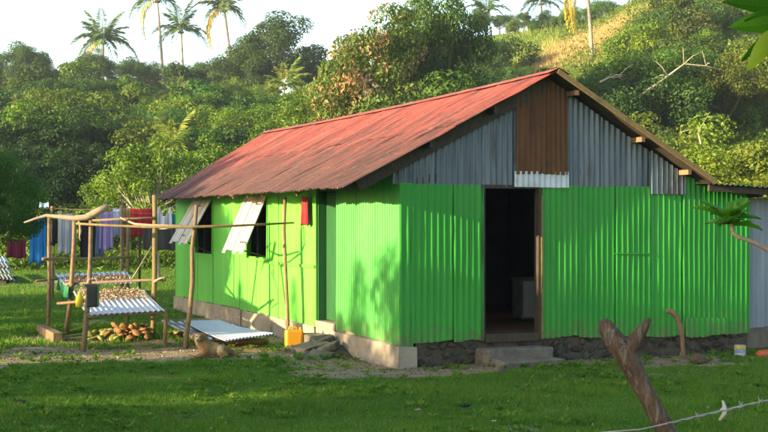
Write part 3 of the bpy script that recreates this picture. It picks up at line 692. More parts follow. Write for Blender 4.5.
# copra drying on the sheets, too small to count
def copra(name, label, quad, n, lo, hi, cols, lift):
    rg = np.random.default_rng(len(name) + n); q = [np.array(p) for p in quad]
    u = rg.uniform(.06, .94, n); t = np.clip(rg.normal((lo + hi) / 2, (hi - lo) / 3.4, n), lo - .05, hi + .05)
    P = ((q[0] * (1 - u)[:, None] + q[1] * u[:, None]) * (1 - t)[:, None] + (q[3] * (1 - u)[:, None] + q[2] * u[:, None]) * t[:, None])
    P[:, 2] += lift + rg.uniform(-.012, .02, n)
    nr = unit(rg.normal(0, 1, (n, 3)) + [0, 0, .8]); ax = rg.normal(0, 1, (n, 3)); c = P.mean(0)
    me = leaves_mesh(name, P - c, ax, nr, rg.uniform(.022, .045, n), rg.uniform(.02, .035, n), rg.random(n), .45)
    o = link_mesh(name, me, cols); o.location = c; return tag(o, label, 'copra', kind='stuff')
def chipmat(name, stops):
    m, nt, b = nodes_of(name); at = N(nt, 'ShaderNodeAttribute', attribute_name='lv')
    nt.links.new(ramp(nt, at.outputs['Fac'], stops), b.inputs['Base Color']); b.inputs['Roughness'].default_value = .8; return m
copra('drying_copra', 'brown and white coconut pieces drying on the upper sheet', U0, 1600, .10, .55, chipmat('copra_mix', [(.2, (.10, .06, .035)), (.5, (.26, .16, .09)), (.8, (.32, .23, .14)), (.95, (.5, .44, .34))]), .03)
copra('drying_nut_meat', 'pale orange coconut chips drying on the lower sheet', L0, 1600, .58, .95, chipmat('chip_mix', [(.2, (.22, .13, .06)), (.5, (.36, .25, .13)), (.9, (.50, .41, .30))]), .025)
# husks, green nuts and fronds heaped under the rack
M_HUSK = smat('coconut_husk', (.19, .085, .035), (.34, .17, .075), 14, .9, .8, .02, rand=.35)
M_NUTG = smat('green_coconut', (.15, .17, .03), (.28, .28, .07), 6, .6, .3, .01, rand=.3)
HM = [lumpy('husk', i, .125, .095, .075, M_HUSK, 2, .24) for i in range(3)]; GM = [lumpy('nut', 9 + i, .12, .09, .085, M_NUTG, 2, .06) for i in range(2)]
for i in range(64):
    px = YR.gauss(130, 13) if i < 40 else YR.uniform(86, 126); lay = YR.choice([0, 0, 0, 1, 1, 2]) if i < 40 else YR.choice([0, 0, 1])
    d = YR.uniform(21.3, 23.0) if lay == 0 else YR.uniform(21.7, 22.5)
    px = max(90, min(148, px)); p = W(px, 222, d); z = .045 + lay * .085 * (1 - abs(px - 128) / 60)
    if i < 40: o = link_mesh('coconut_husk', HM[i % 3], None, None, True); tag(o, 'brown coconut husk in the heap under the drying rack', 'coconut husk', 'coconut husks heaped under the rack')
    else: o = link_mesh('green_coconut', GM[i % 2], None, None, True); tag(o, 'green coconut in the heap under the drying rack', 'coconut', 'green coconuts heaped under the rack')
    o.location = (p.x, p.y, z); o.rotation_euler = (YR.uniform(-.6, .6), YR.uniform(-.6, .6), YR.uniform(0, 6)); s = YR.uniform(.5, .85); o.scale = (s * 1.1, s, s * YR.uniform(.6, 1))
# long pale frond stalks lying in front of the heap
M_STALK = smat('yellow_green_stalk', (.32, .34, .08), (.45, .44, .14), 5, .7, .2, rand=.2)
for i, (a, b) in enumerate([((66, 338), (108, 331)), ((70, 340), (130, 337)), ((88, 341), (150, 334)), ((62, 335), (100, 327)), ((100, 336), (148, 335))]):
    A = G(*a); B = G(*b); A.z = .03; B.z = .05 + .02 * i
    o = MB(A).tube(pole_pts(A, B, 6, .04), [.012, .022, .026, .026, .028, .03, .02], 6, .1, YR).build('frond_stalk', M_STALK, None, True); o.location = A
    tag(o, 'yellow green palm stalk lying before the coconut heap', 'stalk', 'palm stalks by the coconut heap')
# squared timber beside the rack
A = G(41, 333) ; B = G(58, 342); A.z = .07; B.z = .07
o = MB(A).beam(A, B, .16, .16).build('timber_baulk', M_WOOD, None); o.location = A; bevel(o, .012); tag(o, 'short squared timber baulk lying on bare earth by the rack', 'timber')
# sheets lying on bearers beside the house
def ground_sheet(label, c, pitch, mat):
    org = Vector(c[0]); o = corr('loose_sheet', *c, mat, None, org=org, rows=5, rnd=YR, pitch=pitch, amp=.018, sag=.03); o.location = org; return tag(o, label, 'metal sheet')
ground_sheet('pale corrugated iron sheet lying on bearers beside the side wall', [W(225, 341, 19.4), W(275.5, 333.5, 20.5), W(220, 320.5, 22.4), W(184, 321, 22.2)], .085, M_GALVN)
ground_sheet('dull narrow iron sheet poking out under the pale sheet', [W(206, 339.5, 20.0), W(222, 338, 20.2), W(186, 322.5, 22.6), W(161, 320.5, 22.6)], .085, M_GALV)
for i, (a, b) in enumerate([((200, 338.5, 20.4), (268, 337, 20.8)), ((172, 327, 22.2), (226, 328, 21.9))]):
    A = W(*a); B = W(*b); A.z = B.z = .06
    o = MB(A).tube(pole_pts(A, B, 4), .05, 8, .1, YR).build('bearer_log', M_WOOD, None, True); o.location = A
    tag(o, ['log bearer under the low edge of the pale sheet', 'log bearer under the raised edge of the pale sheet'][i], 'log')
# amber jerrycan
jc = thing('jerrycan', 'amber plastic jerrycan standing at the foot of the side wall', 'jerrycan', G(294, 349.5), .25)
b_ = MB().box((-.135, -.09, 0), (.135, .09, .30)).build('body', M_YEL, jc); bevel(b_, .03, 3)
MB().tube([(-.08, 0, .29), (-.07, 0, .345), (.04, 0, .345), (.06, 0, .29)], .016, 8).build('handle', M_YEL, jc, True)
MB().tube([(.10, 0, .29), (.10, 0, .335)], .028, 10).build('cap', M_YEL, jc)
MB().box((-.09, -.099, .08), (.09, -.088, .22)).build('side_panel', M_YEL, jc)

# ------------------------------------------------------------------ dog: one skinned body
DG = G(212, 358.5); DG.z = 0
def dog():
    J = []; E = []; RD = []
    def j(x, y, z, r, par=None):
        J.append((x, y, z)); RD.append(r); i = len(J) - 1
        if par is not None: E.append((par, i))
        return i
    # x to the right of the picture (rump), -y toward the camera
    pel = j(.19, .02, .105, (.088, .09)); b1 = j(.10, .01, .12, (.092, .092), pel); b2 = j(0, 0, .125, (.092, .095), b1); ch = j(-.10, -.01, .15, (.092, .105), b2)
    nk = j(-.14, -.03, .215, (.07, .072), ch); hd = j(-.16, -.05, .272, (.066, .062), nk); hf = j(-.17, -.09, .272, (.052, .048), hd); mz = j(-.18, -.138, .252, (.032, .029), hf); ns_ = j(-.183, -.168, .246, (.025, .023), mz)
    for q in (-1, 1):
        e1 = j(-.16 + q * .062, -.038, .312, (.027, .022), hd); e2 = j(-.16 + q * .088, -.055, .292, (.022, .016), e1); j(-.16 + q * .094, -.066, .250, (.014, .010), e2)
    for q, dx in ((-1, 0), (1, .03)):       # forelegs stretched toward the left and the camera
        e = j(-.10 + dx, -.07 if q < 0 else .05, .065, (.046, .05), ch); w_ = j(-.185 + dx, -.115 if q < 0 else .0, .032, (.030, .030), e); j(-.255 + dx, -.14 if q < 0 else -.02, .027, (.031, .026), w_)
    kn = j(.10, -.085, .085, (.072, .08), pel); hk = j(.20, -.125, .038, (.034, .034), kn); j(.10, -.155, .026, (.029, .025), hk)
    kn = j(.15, .10, .06, (.05, .055), pel); hk = j(.21, .12, .03, (.028, .028), kn); j(.14, .15, .022, (.022, .02), hk)
    t1 = j(.28, .01, .07, (.030, .030), pel); t2 = j(.32, -.05, .035, (.026, .026), t1); j(.29, -.13, .026, (.018, .018), t2)
    me = bpy.data.meshes.new('dog'); me.from_pydata(J, E, []); me.update()
    m, nt, b = nodes_of('tan_dog_coat')
    f = noise(nt, 30, 5, .7, (1, 1, 1)); c = ramp(nt, f, [(.3, (.14, .070, .028)), (.7, (.27, .155, .068))])
    g = noise(nt, 4.5, 3, .5, None, off=(.1, .35, .2)); c = mix(nt, ramp(nt, g, [(.52, (0, 0, 0)), (.62, (1, 1, 1))]), c, (.34, .24, .14))
    nt.links.new(c, b.inputs['Base Color']); b.inputs['Roughness'].default_value = .95; bump(nt, b, f, .8, .01)
    o = link_mesh('dog', me, m); o.location = DG; o.rotation_euler = (0, 0, math.radians(8)); o.scale = (1.12, 1.12, 1.12)
    sk = o.modifiers.new('skin', 'SKIN'); sk.use_smooth_shade = True
    for i, v in enumerate(me.skin_vertices[0].data): v.radius = RD[i]; v.use_root = (i == 0)
    sb = o.modifiers.new('smooth', 'SUBSURF'); sb.levels = sb.render_levels = 2
    tag(o, 'tan dog lying on bare earth with its head raised', 'dog')
    dk = smat('dark_nose', (.01, .008, .007), (.02, .015, .012), 5, .4, 0)
    for nm, p, r in (('nose', (-.184, -.188, .252), .014), ('eye', (-.198, -.132, .292), .009), ('eye', (-.148, -.130, .292), .009)):
        link_mesh(nm, lumpy(nm, 2, r, r, r, dk, 1, .02), None, o, True).location = p
dog()

# ------------------------------------------------------------------ washing lines and laundry
CD = 33.0
ln = thing('clothes_line', 'rope clothes line on rough posts behind the drying rack', 'clothes line', W(90, 222, CD) * 1.0)
ln.location.z = 0; LO = ln.location
def lpos(px, py, d=CD): return W(px, py, d)
for px, top in ((-14, 208), (52, 206), (122, 205), (177, 206)):
    MB(LO).tube(pole_pts(lpos(px, 222) - Vector((0, 0, 2.05)), lpos(px, top), 4, .01), [.05, .048, .045, .042, .04], 8, .1, YR).build('post', M_WOOD, ln, True)
for (y0, dd) in ((212.5, 0), (208.5, .35)):
    rp_ = []
    for i in range(25):
        t = i / 24; rp_.append(lpos(-14 + 191 * t, y0 + 1.0 * math.sin(t * 3 * math.pi) ** 2, CD + dd))
    MB(LO).tube(rp_, .007, 5).build('rope', M_WOODL, ln)
def cmat(name, c, sc=5, c3=None): return smat(name, tuple(q * .85 for q in c), tuple(min(1, q * 1.15) for q in c), sc, .95, .3, .004, (1, 1, .3), c3=c3, st3=(6, 6, .4), s3=4)
LAUN = [('maroon_cloth', 'maroon cloth hanging low beside the leafy bush', 7, 26, 239, 258, (.12, .012, .035), 3),
        ('blue_sheet', 'bright blue sheet hanging on the clothes line', 29.5, 46.5, 215.5, 263, (.015, .19, .50), 3),
        ('pale_blue_cloth', 'small pale blue cloth folded over the line above the blue sheet', 39.5, 49, 202, 207.5, (.35, .55, .68), 1),
        ('black_shirt', 'black shirt hanging between the blue sheet and grey sheet', 46.5, 57.5, 218, 246, (.012, .012, .016), 2),
        ('lime_cloth', 'small lime green cloth below the black shirt', 51, 58, 243, 254, (.30, .42, .07), 1),
        ('grey_sheet', 'pale grey sheet hanging on the clothes line', 58, 72.5, 213, 254, (.33, .36, .42), 3),
        ('black_trousers', 'long black trousers hanging behind the front rack post', 80, 95.5, 212.5, 259, (.010, .010, .013), 2),
        ('denim_shirt', 'dark denim shirt hanging beside the lilac sheet', 95, 104, 223, 256, (.07, .11, .20), 2),
        ('lilac_sheet', 'lilac sheet hanging on the clothes line', 99, 113, 211, 250, (.30, .23, .50), 3),
        ('pale_blue_towel', 'pale blue towel hanging beside the lilac sheet', 113, 122, 208, 237, (.34, .42, .58), 2),
        ('brown_towel', 'brown towel hanging left of the red blanket', 121.5, 131, 208, 243, (.24, .14, .05), 2),
        ('red_blanket', 'red blanket hanging on the clothes line near the house', 131, 152.5, 208, 237, (.42, .02, .028), 4),
        ('teal_cloth', 'small teal cloth beside the white vest', 171.5, 177.5, 213, 226, (.03, .30, .34), 1)]
for i, (nm, lb, x0, x1, y0, y1, c, fo) in enumerate(LAUN):
    d = CD + (.0 if y0 > 209.5 else .35) - .01
    cloth(nm, lb, 'laundry', lpos(x0, y0, d), lpos(x1, y0, d), (y1 - y0) / F * d, cmat(nm + '_weave', c), max(1, fo - 1), .016, 'washing on the clothes line', seed=40 + i)
cloth('striped_towel', 'grey brown striped towel hanging over a pole near the house', 'laundry', W(143, 227.5, 30.2), W(176.5, 228, 30.6), .52, cmat('striped_weave', (.14, .13, .11), 5, (.30, .27, .21)), 3, .02, 'washing on the clothes line', seed=77)
o = MB(W(140, 227.5, 30.2)).tube([W(138, 227.3, 30.2), W(160, 227.4, 30.4), W(183, 228, 30.7)], .022, 7).build('drying_pole', M_WOOD, None, True); o.location = W(140, 227.5, 30.2); tag(o, 'thin pole carrying the striped towel beside the house', 'pole')
pp = W(139.5, 227, 30.2); o = MB(Vector((pp.x, pp.y, 0))).tube([Vector((pp.x, pp.y, -.1)), pp + Vector((0, 0, .05))], [.03, .025], 7).build('forked_prop', M_WOODD, None, True); o.location = (pp.x, pp.y, 0); tag(o, 'dark thin prop under the end of the towel pole', 'post')
def vest(u, t):
    if t < .42 and abs(u - .5) < .30 - .22 * (t / .42) ** 2: return True
    if t < .5 and abs(u - .5) > .44 + .1 * t / .5 - .0: return True
    return False
cloth('white_vest', 'white sleeveless vest hanging near the house corner', 'laundry', lpos(157, 206.5, 32.9), lpos(172, 207, 32.9), .50, cmat('white_cotton', (.70, .70, .72)), 2, .03, 'washing on the clothes line', seed=5, cut=vest)
# white sheets stacked by the bush
for i in range(4):
    A = W(-8, 279 - i * 6, 39)
    o = corr('stacked_sheet', A, W(15 - 2 * i, 280 - i * 6, 39), W(11 - 2 * i, 275 - i * 6, 40.6), W(-10, 274 - i * 6, 40.6), M_GALVN, None, org=A, rows=2, rnd=YR, pitch=.12, amp=.025); o.location = A
    tag(o, 'white corrugated sheet in the low pile beside the leafy bush', 'metal sheet', 'white sheets piled by the bush')
for i, px in enumerate((-3, 8)):
    A = W(px, 275, 39.8); zt = W(px, 277.5, 39.8).z; o = MB(Vector((A.x, A.y, 0))).box((A.x - .1, A.y - .55, -.05), (A.x + .1, A.y + .55, zt), .02, YR).build('timber_bearer', M_WOODD, None); o.location = (A.x, A.y, 0)
    tag(o, 'dark timber bearer under the white corrugated sheets', 'timber', 'bearers under the white sheets')

# ------------------------------------------------------------------ right side and foreground pieces
fp = thing('forked_fence_post', 'grey weathered forked branch set as a fence post', 'fence post', (0, 0, 0))
FD = 4.6
b0 = W(712, 560, FD); b0.z = -.3; fp.location = (b0.x, b0.y, 0); FO = fp.location
M_POST = smat('grey_split_branch', (.10, .062, .040), (.25, .17, .115), 18, .95, 1.0, .03, (6, 6, 1.6), c3=(.34, .28, .235), s3=9, lo3=.52, hi3=.64, st3=(5, 5, .8))
pts = [b0, W(690, 500, FD), W(667, 434, FD), W(650, 400, FD), W(636, 375, FD), W(623, 352, FD), W(613, 338, FD + .01), W(606, 327, FD + .02), W(603.5, 320, FD + .02)]
MB(FO).tube(pts, [.040, .038, .034, .0315, .033, .040, .033, .030, .021], 16, .12, YR).build('trunk', M_POST, fp, True)
pts = [W(624, 358, FD), W(631, 346, FD - .01), W(639, 334.5, FD - .02), W(646, 324.5, FD - .03), W(650, 318.5, FD - .03)]
MB(FO).tube(pts, [.034, .026, .0205, .015, .005], 14, .13, YR).build('fork', M_POST, fp, True)
wp = [W(590, 433.5, FD - .10), W(640, 429.5, FD - .06), W(665, 424, FD - .08), W(700, 415.5, FD), W(723, 410, FD), W(745, 405, FD), W(790, 395.5, FD + .05), W(860, 381, FD + .1)]
bw = thing('barbed_wire', 'rusted strand of barbed wire strung past the forked post', 'wire', wp[4])
MB(wp[4]).tube(wp, .0032, 6).build('strand', M_RUST, bw, True)
MB(wp[4]).tube([p + Vector((0, 0, .0025 * math.sin(i * 2))) for i, p in enumerate([wp[2].lerp(wp[6], t / 30) for t in range(31)])], .0026, 5).build('strand', M_RUST, bw, True)
for px, py in ((697, 416.3), (741, 405.8), (760, 401.5)):
    c = W(px, py, FD); mb = MB(wp[4])
    for k in range(4):
        an = k * 1.57 + px; e = Vector((.4 * math.cos(an * 2), .3, math.sin(an))).normalized() * .018; mb.tube([c, c + e], [.002, .001], 5)
    mb.build('barb', M_RUST, bw)
c = W(723, 410, FD - .006); tg = [c + Vector((-.002, 0, .033)), c + Vector((.006, 0, .012)), c, c + Vector((.004, -.004, -.012)), c + Vector((-.012, 0, -.036))]
o = MB(c).tube(tg, [.004, .006, .013, .007, .004], 8, .3, YR).build('knotted_twine', smat('pale_twine', (.42, .40, .38), (.58, .56, .54), 20, .9), None, True); o.location = c
tag(o, 'knot of pale twine tied on the barbed wire', 'twine')
sp = [W(684, 362, 18.7), W(683, 350, 18.7), W(682, 336, 18.7), W(680, 325, 18.72), W(676, 316, 18.74), W(671, 311, 18.76), W(667, 311.5, 18.78)]
sp[0].z = -.08; o = MB(Vector((sp[0].x, sp[0].y, 0))).tube(sp, [.04, .034, .031, .034, .035, .042, .044], 9, .14, YR).build('bent_stake', M_WOOD, None, True); o.location = (sp[0].x, sp[0].y, 0)
tag(o, 'short bent wooden stake in front of the green wall', 'stake')
def rock(px, py, s, label, mat=M_STONE, cat='rock', name='rock', seed=1, flat=.8):
    p = G(px, py); o = link_mesh(name, lumpy(name, seed, s, s * .8, s * flat, mat, 2, .13), None, None, True); o.location = (p.x, p.y, s * flat * .55); o.rotation_euler = (0, 0, seed)
    return tag(o, label, cat)
rock(698, 363, .15, 'brown rounded rock in grass by the bent stake', smat('brown_rock', (.09, .058, .036), (.19, .125, .08), 12, .95, 1.0, .03), flat=.6)
rock(659, 352, .13, 'small grey rock at the foot of the plinth by the bent stake', seed=5)
rock(500, 374, .09, 'small stone beside the lower front step', seed=8)
rock(448, 363, .05, 'pebble on bare earth before the plinth corner', seed=9)
p = G(740, 357); tin = thing('paint_tin', 'old paint tin with yellow and blue label in the grass', 'tin', (p.x, p.y, 0))
MB().tube([(0, 0, 0), (0, 0, .06)], .082, 16).build('lower_band', smat('pale_tin', (.5, .52, .55), (.65, .66, .68), 4, .4, .05, metal=.3), tin, False)
MB().tube([(0, 0, .06), (0, 0, .125)], .083, 16).build('label_band', smat('blue_label', (.05, .12, .38), (.6, .62, .6), 9, .5, .0), tin)
MB().tube([(0, 0, .125), (0, 0, .165)], .0835, 16).build('upper_band', smat('yellow_label', (.55, .42, .04), (.65, .5, .06), 4, .5, .0), tin)
MB().tube([(0, 0, .165), (0, 0, .172)], .078, 16).build('lid', MATS['pale_tin'], tin)
p = G(764, 358); o = link_mesh('red_float', lumpy('red_float', 4, .13, .09, .075, smat('faded_red_plastic', (.42, .09, .03), (.55, .14, .05), 4, .5), 2, .07), None, None, True); o.location = (p.x, p.y, .05); tag(o, 'faded red plastic float lying near the paint tin', 'float')
for (px, py, s, nm, lb, c) in [(494, 425, .022, 'paper_scrap', 'tiny white paper scrap on the lawn', (.8, .8, .82)), (20, 406, .06, 'black_rag', 'black rag lying flat on the lawn', (.012, .012, .014)), (465, 410, .055, 'dark_leaf_litter', 'dark dead leaf lying on the lawn', (.02, .02, .018)), (418, 414, .035, 'coconut_shell', 'broken pale coconut shell on the lawn', (.35, .28, .22))]:
    p = G(px, py); o = link_mesh(nm, lumpy(nm, px, s, s * .6, s * .35, smat(nm + '_surface', tuple(q * .8 for q in c), c, 9, .8), 2, .3), None, None, True); o.location = (p.x, p.y, s * .2 + .035); tag(o, lb, 'litter')

# ------------------------------------------------------------------ vegetation
def crown_mesh(name, seed, rx, ry, rz, cz, nclump, per, leaf, cr, shell=.55, droop=.3, mat=M_LEAF, low=-.6, tips=0.0):
    rg = np.random.default_rng(seed)
    d = unit(rg.normal(0, 1, (nclump * 3, 3))); d = d[d[:, 2] > low][:nclump]
    rad = rg.uniform(shell, 1, len(d)) ** .8
    lump = 1 + .22 * np.sin(d[:, 0] * 4 + seed) * np.cos(d[:, 1] * 3.3 + seed * 2) + .15 * rg.normal(0, 1, len(d))
    C = d * (rad * lump)[:, None] * [rx, ry, rz] + [0, 0, cz]
    size = cr * rg.uniform(.6, 1.35, len(d))
    P = []; Nn = []; LV = []
    for c, s, dd in zip(C, size, d):
        n = int(per * (s / cr) ** 2); q = unit(rg.normal(0, 1, (n, 3)) + dd * .35)
        rr = s * (rg.random(n) ** .33)[:, None] * [1, 1, .75]
        P.append(c + q * rr); Nn.append(q + rg.normal(0, .55, (n, 3)) + [0, 0, .35]); LV.append(np.clip(rg.normal(.42 + rg.normal(0, .12), .2, n), 0, .88))
    P = np.concatenate(P); Nn = unit(np.concatenate(Nn)); LV = np.concatenate(LV); n = len(P)
    ax = np.cross(Nn, rg.normal(0, 1, (n, 3))); ax[:, 2] -= droop
    if tips:   # some clumps browned by dead vine
        br = np.sin(P[:, 0] * 1.1 + seed) * np.sin(P[:, 2] * .9 + P[:, 1]) + rg.normal(0, .3, n) > 1 - tips * 2; LV[br] = 1.0
    L = leaf * rg.uniform(.6, 1.35, n)
    me = leaves_mesh(name, P, ax, Nn, L, L * rg.uniform(.42, .62, n), LV); me.materials.append(mat)
    return me, C
def trunk_mesh(name, seed, C, h, r, lean=.1, mat=M_BARK, limbs=9):
    rr = random.Random(seed); mb = MB(); top = Vector((rr.uniform(-lean, lean) * h, rr.uniform(-lean, lean) * h, h))
    mid = top * .5 + Vector((rr.uniform(-.2, .2), rr.uniform(-.2, .2), 0))
    mb.tube([(0, 0, -1.0), (0, 0, 0), mid * .5, mid, top * .78, top], [r * 1.4, r * 1.15, r * .95, r * .85, r * .7, r * .5], 8, .1, rr)
    for c in rr.sample(list(C), min(limbs, len(C))):
        c = Vector(c); s = top * rr.uniform(.55, 1.0); m = s.lerp(c, .5) + Vector((0, 0, -.12 * (c - s).length + rr.uniform(0, .3)))
        mb.tube([s, m, c], [r * .42, r * .27, r * .07], 6, .1, rr)
    me = mb.mesh(name); me.materials.append(mat); me.polygons.foreach_set('use_smooth', [True] * len(me.polygons)); return me
ARCH = {}
def arch(key, height, *a, trunk_h, trunk_r, tmat=M_BARK, limbs=9, lean=.06, **k):
    me, C = crown_mesh('crown', *a, **k); tm = trunk_mesh('trunk', a[0], C, trunk_h, trunk_r, lean, tmat, limbs)
    z = max(v.co.z for v in me.vertices); ARCH[key] = (me, tm, z)
#     key      seed rx  ry  rz  cz  clumps per leaf cr
arch('round', 10, 1, 4.0, 4.0, 3.3, 6.0, 57, 399, 0.244, 1.24, trunk_h=5.0, trunk_r=.32)
arch('tall', 12, 2, 3.3, 3.3, 4.4, 7.4, 55, 357, 0.244, 1.20, trunk_h=7.0, trunk_r=.34)
arch('spread', 8, 3, 5.2, 5.0, 2.2, 6.0, 55, 357, 0.232, 1.24, trunk_h=4.5, trunk_r=.34, low=-.25)
arch('bushy', 6, 4, 3.3, 3.2, 2.7, 2.7, 55, 399, 0.197, 1.06, trunk_h=2.4, trunk_r=.22, low=-.8)
arch('vine', 12, 5, 3.2, 3.0, 5.0, 6.2, 65, 378, 0.209, 1.06, trunk_h=8.0, trunk_r=.38, low=-.9, mat=M_LEAFV, tips=.30, droop=.8)
arch('open', 7, 6, 2.8, 2.6, 2.5, 4.2, 60, 150, .17, .62, trunk_h=3.6, trunk_r=.13, low=-.7, limbs=34, tmat=M_BARKW, shell=.35)
arch('fine', 8, 7, 3.6, 3.4, 3.4, 4.6, 75, 546, 0.116, 1.01, trunk_h=4.0, trunk_r=.25, low=-.85)
arch('tuft', 10, 17, 3.7, 3.4, 3.0, 7.4, 80, 620, .135, 1.0, trunk_h=6.6, trunk_r=.22, low=-.85)
arch('shrub_a', 3, 8, 1.7, 1.6, 1.2, 1.15, 27, 252, 0.151, 0.66, trunk_h=1.0, trunk_r=.08, low=-.5, limbs=7)
arch('shrub_b', 3, 9, 1.3, 1.4, 1.5, 1.4, 25, 252, 0.174, 0.61, trunk_h=1.2, trunk_r=.08, low=-.7, limbs=7)
arch('shrub_c', 3, 10, 2.1, 1.9, 1.0, 1.0, 30, 231, 0.139, 0.66, trunk_h=.9, trunk_r=.08, low=-.4, limbs=8, droop=-.5)
VR = random.Random(99)
def plant(key, name, label, cat, loc, s, color, group=None, wide=1.0, rz=None):
    me, tm, z = ARCH[key]
    o = thing(name, label, cat, loc, VR.uniform(0, 6.28) if rz is None else rz, group); o.scale = (s * wide, s * wide, s)
    t = link_mesh('trunk', tm, None, o); c = link_mesh('crown', me, None, o)
    c.color = (color[0], color[1], color[2], 1); return o
def place(key, px, d, top, color, name, label, cat='tree', group=None, wide=1.0, sink=.3):
    """Stand a plant at the bearing of column px, d metres away, tall enough to reach row top."""
    x = (px - 384) / F * d; z0 = th(x, d) - sink; hgt = EYE - (top - HZN) / F * d - z0
    s = hgt / ARCH[key][2]
    return plant(key, name, label, cat, (x, d, z0), s, color, group, wide)
DK = (.50, .62, .60); MD = (.85, .92, .80); BR = (1.35, 1.25, .75); OL = (1.15, .95, .60); BL = (.62, .80, .75); YL = (1.7, 1.35, .6)
def look(c):
    l = .3 * c[0] + .6 * c[1] + .1 * c[2]
    return 'dark green' if l < .62 else ('blue green' if c[0] < .75 else ('yellow green' if c[0] > 1.4 else ('bright green' if l > 1.1 else ('olive green' if c[0] > c[1] else 'mid green'))))
SHAPE = {'round': 'round crowned', 'tall': 'tall', 'spread': 'spreading', 'bushy': 'bushy', 'shrub_a': 'rounded', 'shrub_b': 'upright', 'shrub_c': 'low sprawling', 'open': 'open crowned'}
def jit(c, a=.12): return tuple(q * VR.uniform(1 - a, 1 + a) for q in c)
# skyline wood along the far crest
G1 = 'trees along the far crest of the hill'
for px, d, top, c in [(-18, 138, 52, OL), (8, 140, 40, DK), (30, 136, 45, DK), (52, 140, 62, BL), (74, 138, 66, MD), (128, 140, 55, DK), (150, 137, 60, BL), (172, 140, 63, BL), (196, 138, 62, DK), (216, 134, 60, MD), (240, 130, 56, MD), (318, 128, 66, BR), (338, 124, 62, MD), (478, 124, 8, BL), (500, 122, 13, BL), (524, 120, 11, MD), (548, 122, 10, BL), (572, 122, 5, BR), (604, 124, -2, MD), (512, 118, 18, BR), (560, 119, 14, MD), (536, 117, 18, BL), (588, 118, 6, MD), (632, 115, 4, BR), (655, 116, -4, MD), (684, 114, -10, BR), (712, 112, -16, MD), (744, 112, -18, MD), (775, 112, -18, MD)]:
    k = VR.choice(['round', 'tall', 'spread', 'round'])
    place(k, px, d, top, jit(c), 'crest_tree', f'{look(c)} {SHAPE[k]} tree along the far hill crest', group=G1, wide=VR.uniform(.9, 1.25))
place('round', 274, 118, 12, (.46, .55, .58), 'round_tree', 'large dark rounded tree standing alone above the hill crest', wide=1.12)
place('round', 246, 116, 38, (.55, .66, .6), 'shoulder_tree', 'smaller dark tree leaning against the large rounded tree')
place('spread', 95, 132, 50, (.55, .68, .66), 'flat_topped_tree', 'flat topped spreading tree beneath the squat coconut palm', wide=.8)
# hillside wood, middle band
G2 = 'trees of the wood on the hillside'
for px, d, top, c in [(-15, 104, 72, BR), (12, 100, 78, OL), (40, 104, 82, MD), (66, 98, 74, DK), (92, 102, 80, DK), (120, 98, 78, BL), (146, 102, 84, BL), (172, 98, 80, DK), (198, 102, 82, BL), (224, 98, 80, MD), (250, 100, 84, BR), (276, 96, 84, MD), (302, 98, 78, BR), (326, 94, 80, MD), (348, 92, 70, BR), (468, 96, 30, DK), (488, 92, 40, BL)]:
    k = VR.choice(['round', 'bushy', 'tall', 'spread'])
    place(k, px, d, top, jit(c), 'hillside_tree', f'{look(c)} {SHAPE[k]} tree in the dense wood on the hillside', group=G2, wide=VR.uniform(.9, 1.3))
G3 = 'trees along the foot of the hill'
for px, d, top, c in [(-22, 66, 118, DK), (12, 62, 112, (.28, .42, .42)), (44, 60, 106, (.26, .40, .42)), (78, 62, 104, (.26, .40, .42)), (108, 64, 112, (.30, .44, .44)), (136, 70, 112, BL), (164, 74, 106, BL), (190, 76, 108, MD), (216, 72, 104, BR), (242, 76, 106, MD), (266, 72, 100, BR), (292, 70, 104, MD), (318, 66, 100, BR), (30, 80, 95, MD), (60, 84, 92, OL), (150, 84, 96, MD), (205, 86, 94, MD), (235, 84, 92, BR), (285, 84, 90, MD)]:  # lowest tints, at the left, put the mass's shade into the leaf colour
    k = VR.choice(['round', 'bushy', 'bushy', 'spread'])
    place(k, px, d, top, jit(c), 'foot_tree', f'{look(c)} {SHAPE[k]} tree in the row at the foot of the hill', group=G3, wide=VR.uniform(1.0, 1.4))
for px, d, top, c in [(20, 54, 150, (.24, .38, .40)), (56, 53, 148, (.24, .38, .40)), (92, 54, 142, (.24, .38, .40)), (-12, 53, 146, DK), (122, 56, 152, (.28, .42, .42))]:  # thicket shade is likewise painted through these very dark leaf tints
    place('bushy', px, d, top, jit(c), 'thicket_tree', 'dark thicket tree just beyond the clothes line', group='dark thicket beyond the clothes line', wide=1.35)
# open leafy tree beside the far gable and its neighbours
place('open', 158, 40, 132, (1.5, 1.45, .85), 'frangipani_tree', 'open sunlit tree with pale crooked branches behind the laundry', wide=1.0)
place('open', 206, 46, 134, (1.25, 1.3, .8), 'sparse_tree', 'sparse sunlit tree showing above the far end of the roof', wide=1.15)
place('open', 128, 44, 160, (1.2, 1.25, .8), 'low_sparse_tree', 'low sparse sunlit tree behind the red blanket', wide=1.1)
# large trees rising behind the roof
place('vine', 372, 52, 4, (1.05, 1.0, .85), 'vine_draped_tree', 'tall tree draped in browned dead vines behind the roof', wide=1.0)
place('vine', 340, 56, 62, (1.1, 1.05, .8), 'low_vine_tree', 'lower tree draped in brown vines beside the tall draped tree', wide=1.05)
place('tall', 442, 54, -12, (.55, .70, .58), 'dark_tall_tree', 'tall dark green tree standing behind the ridge of the roof', wide=.68)  # dark leaf tint carries the shade on this side of the crowns
place('round', 408, 57, -6, (.95, .95, .65), 'sunlit_tall_tree', 'tall sunlit tree between the vine draped and dark trees', wide=.68)
place('bushy', 428, 48, 70, (.75, .9, .6), 'roofside_bush', 'bushy green tree close behind the upper roof', wide=1.2)
place('bushy', 308, 56, 92, (1.2, 1.2, .7), 'bright_bush', 'bright green bush showing above the middle of the roof', wide=1.2)
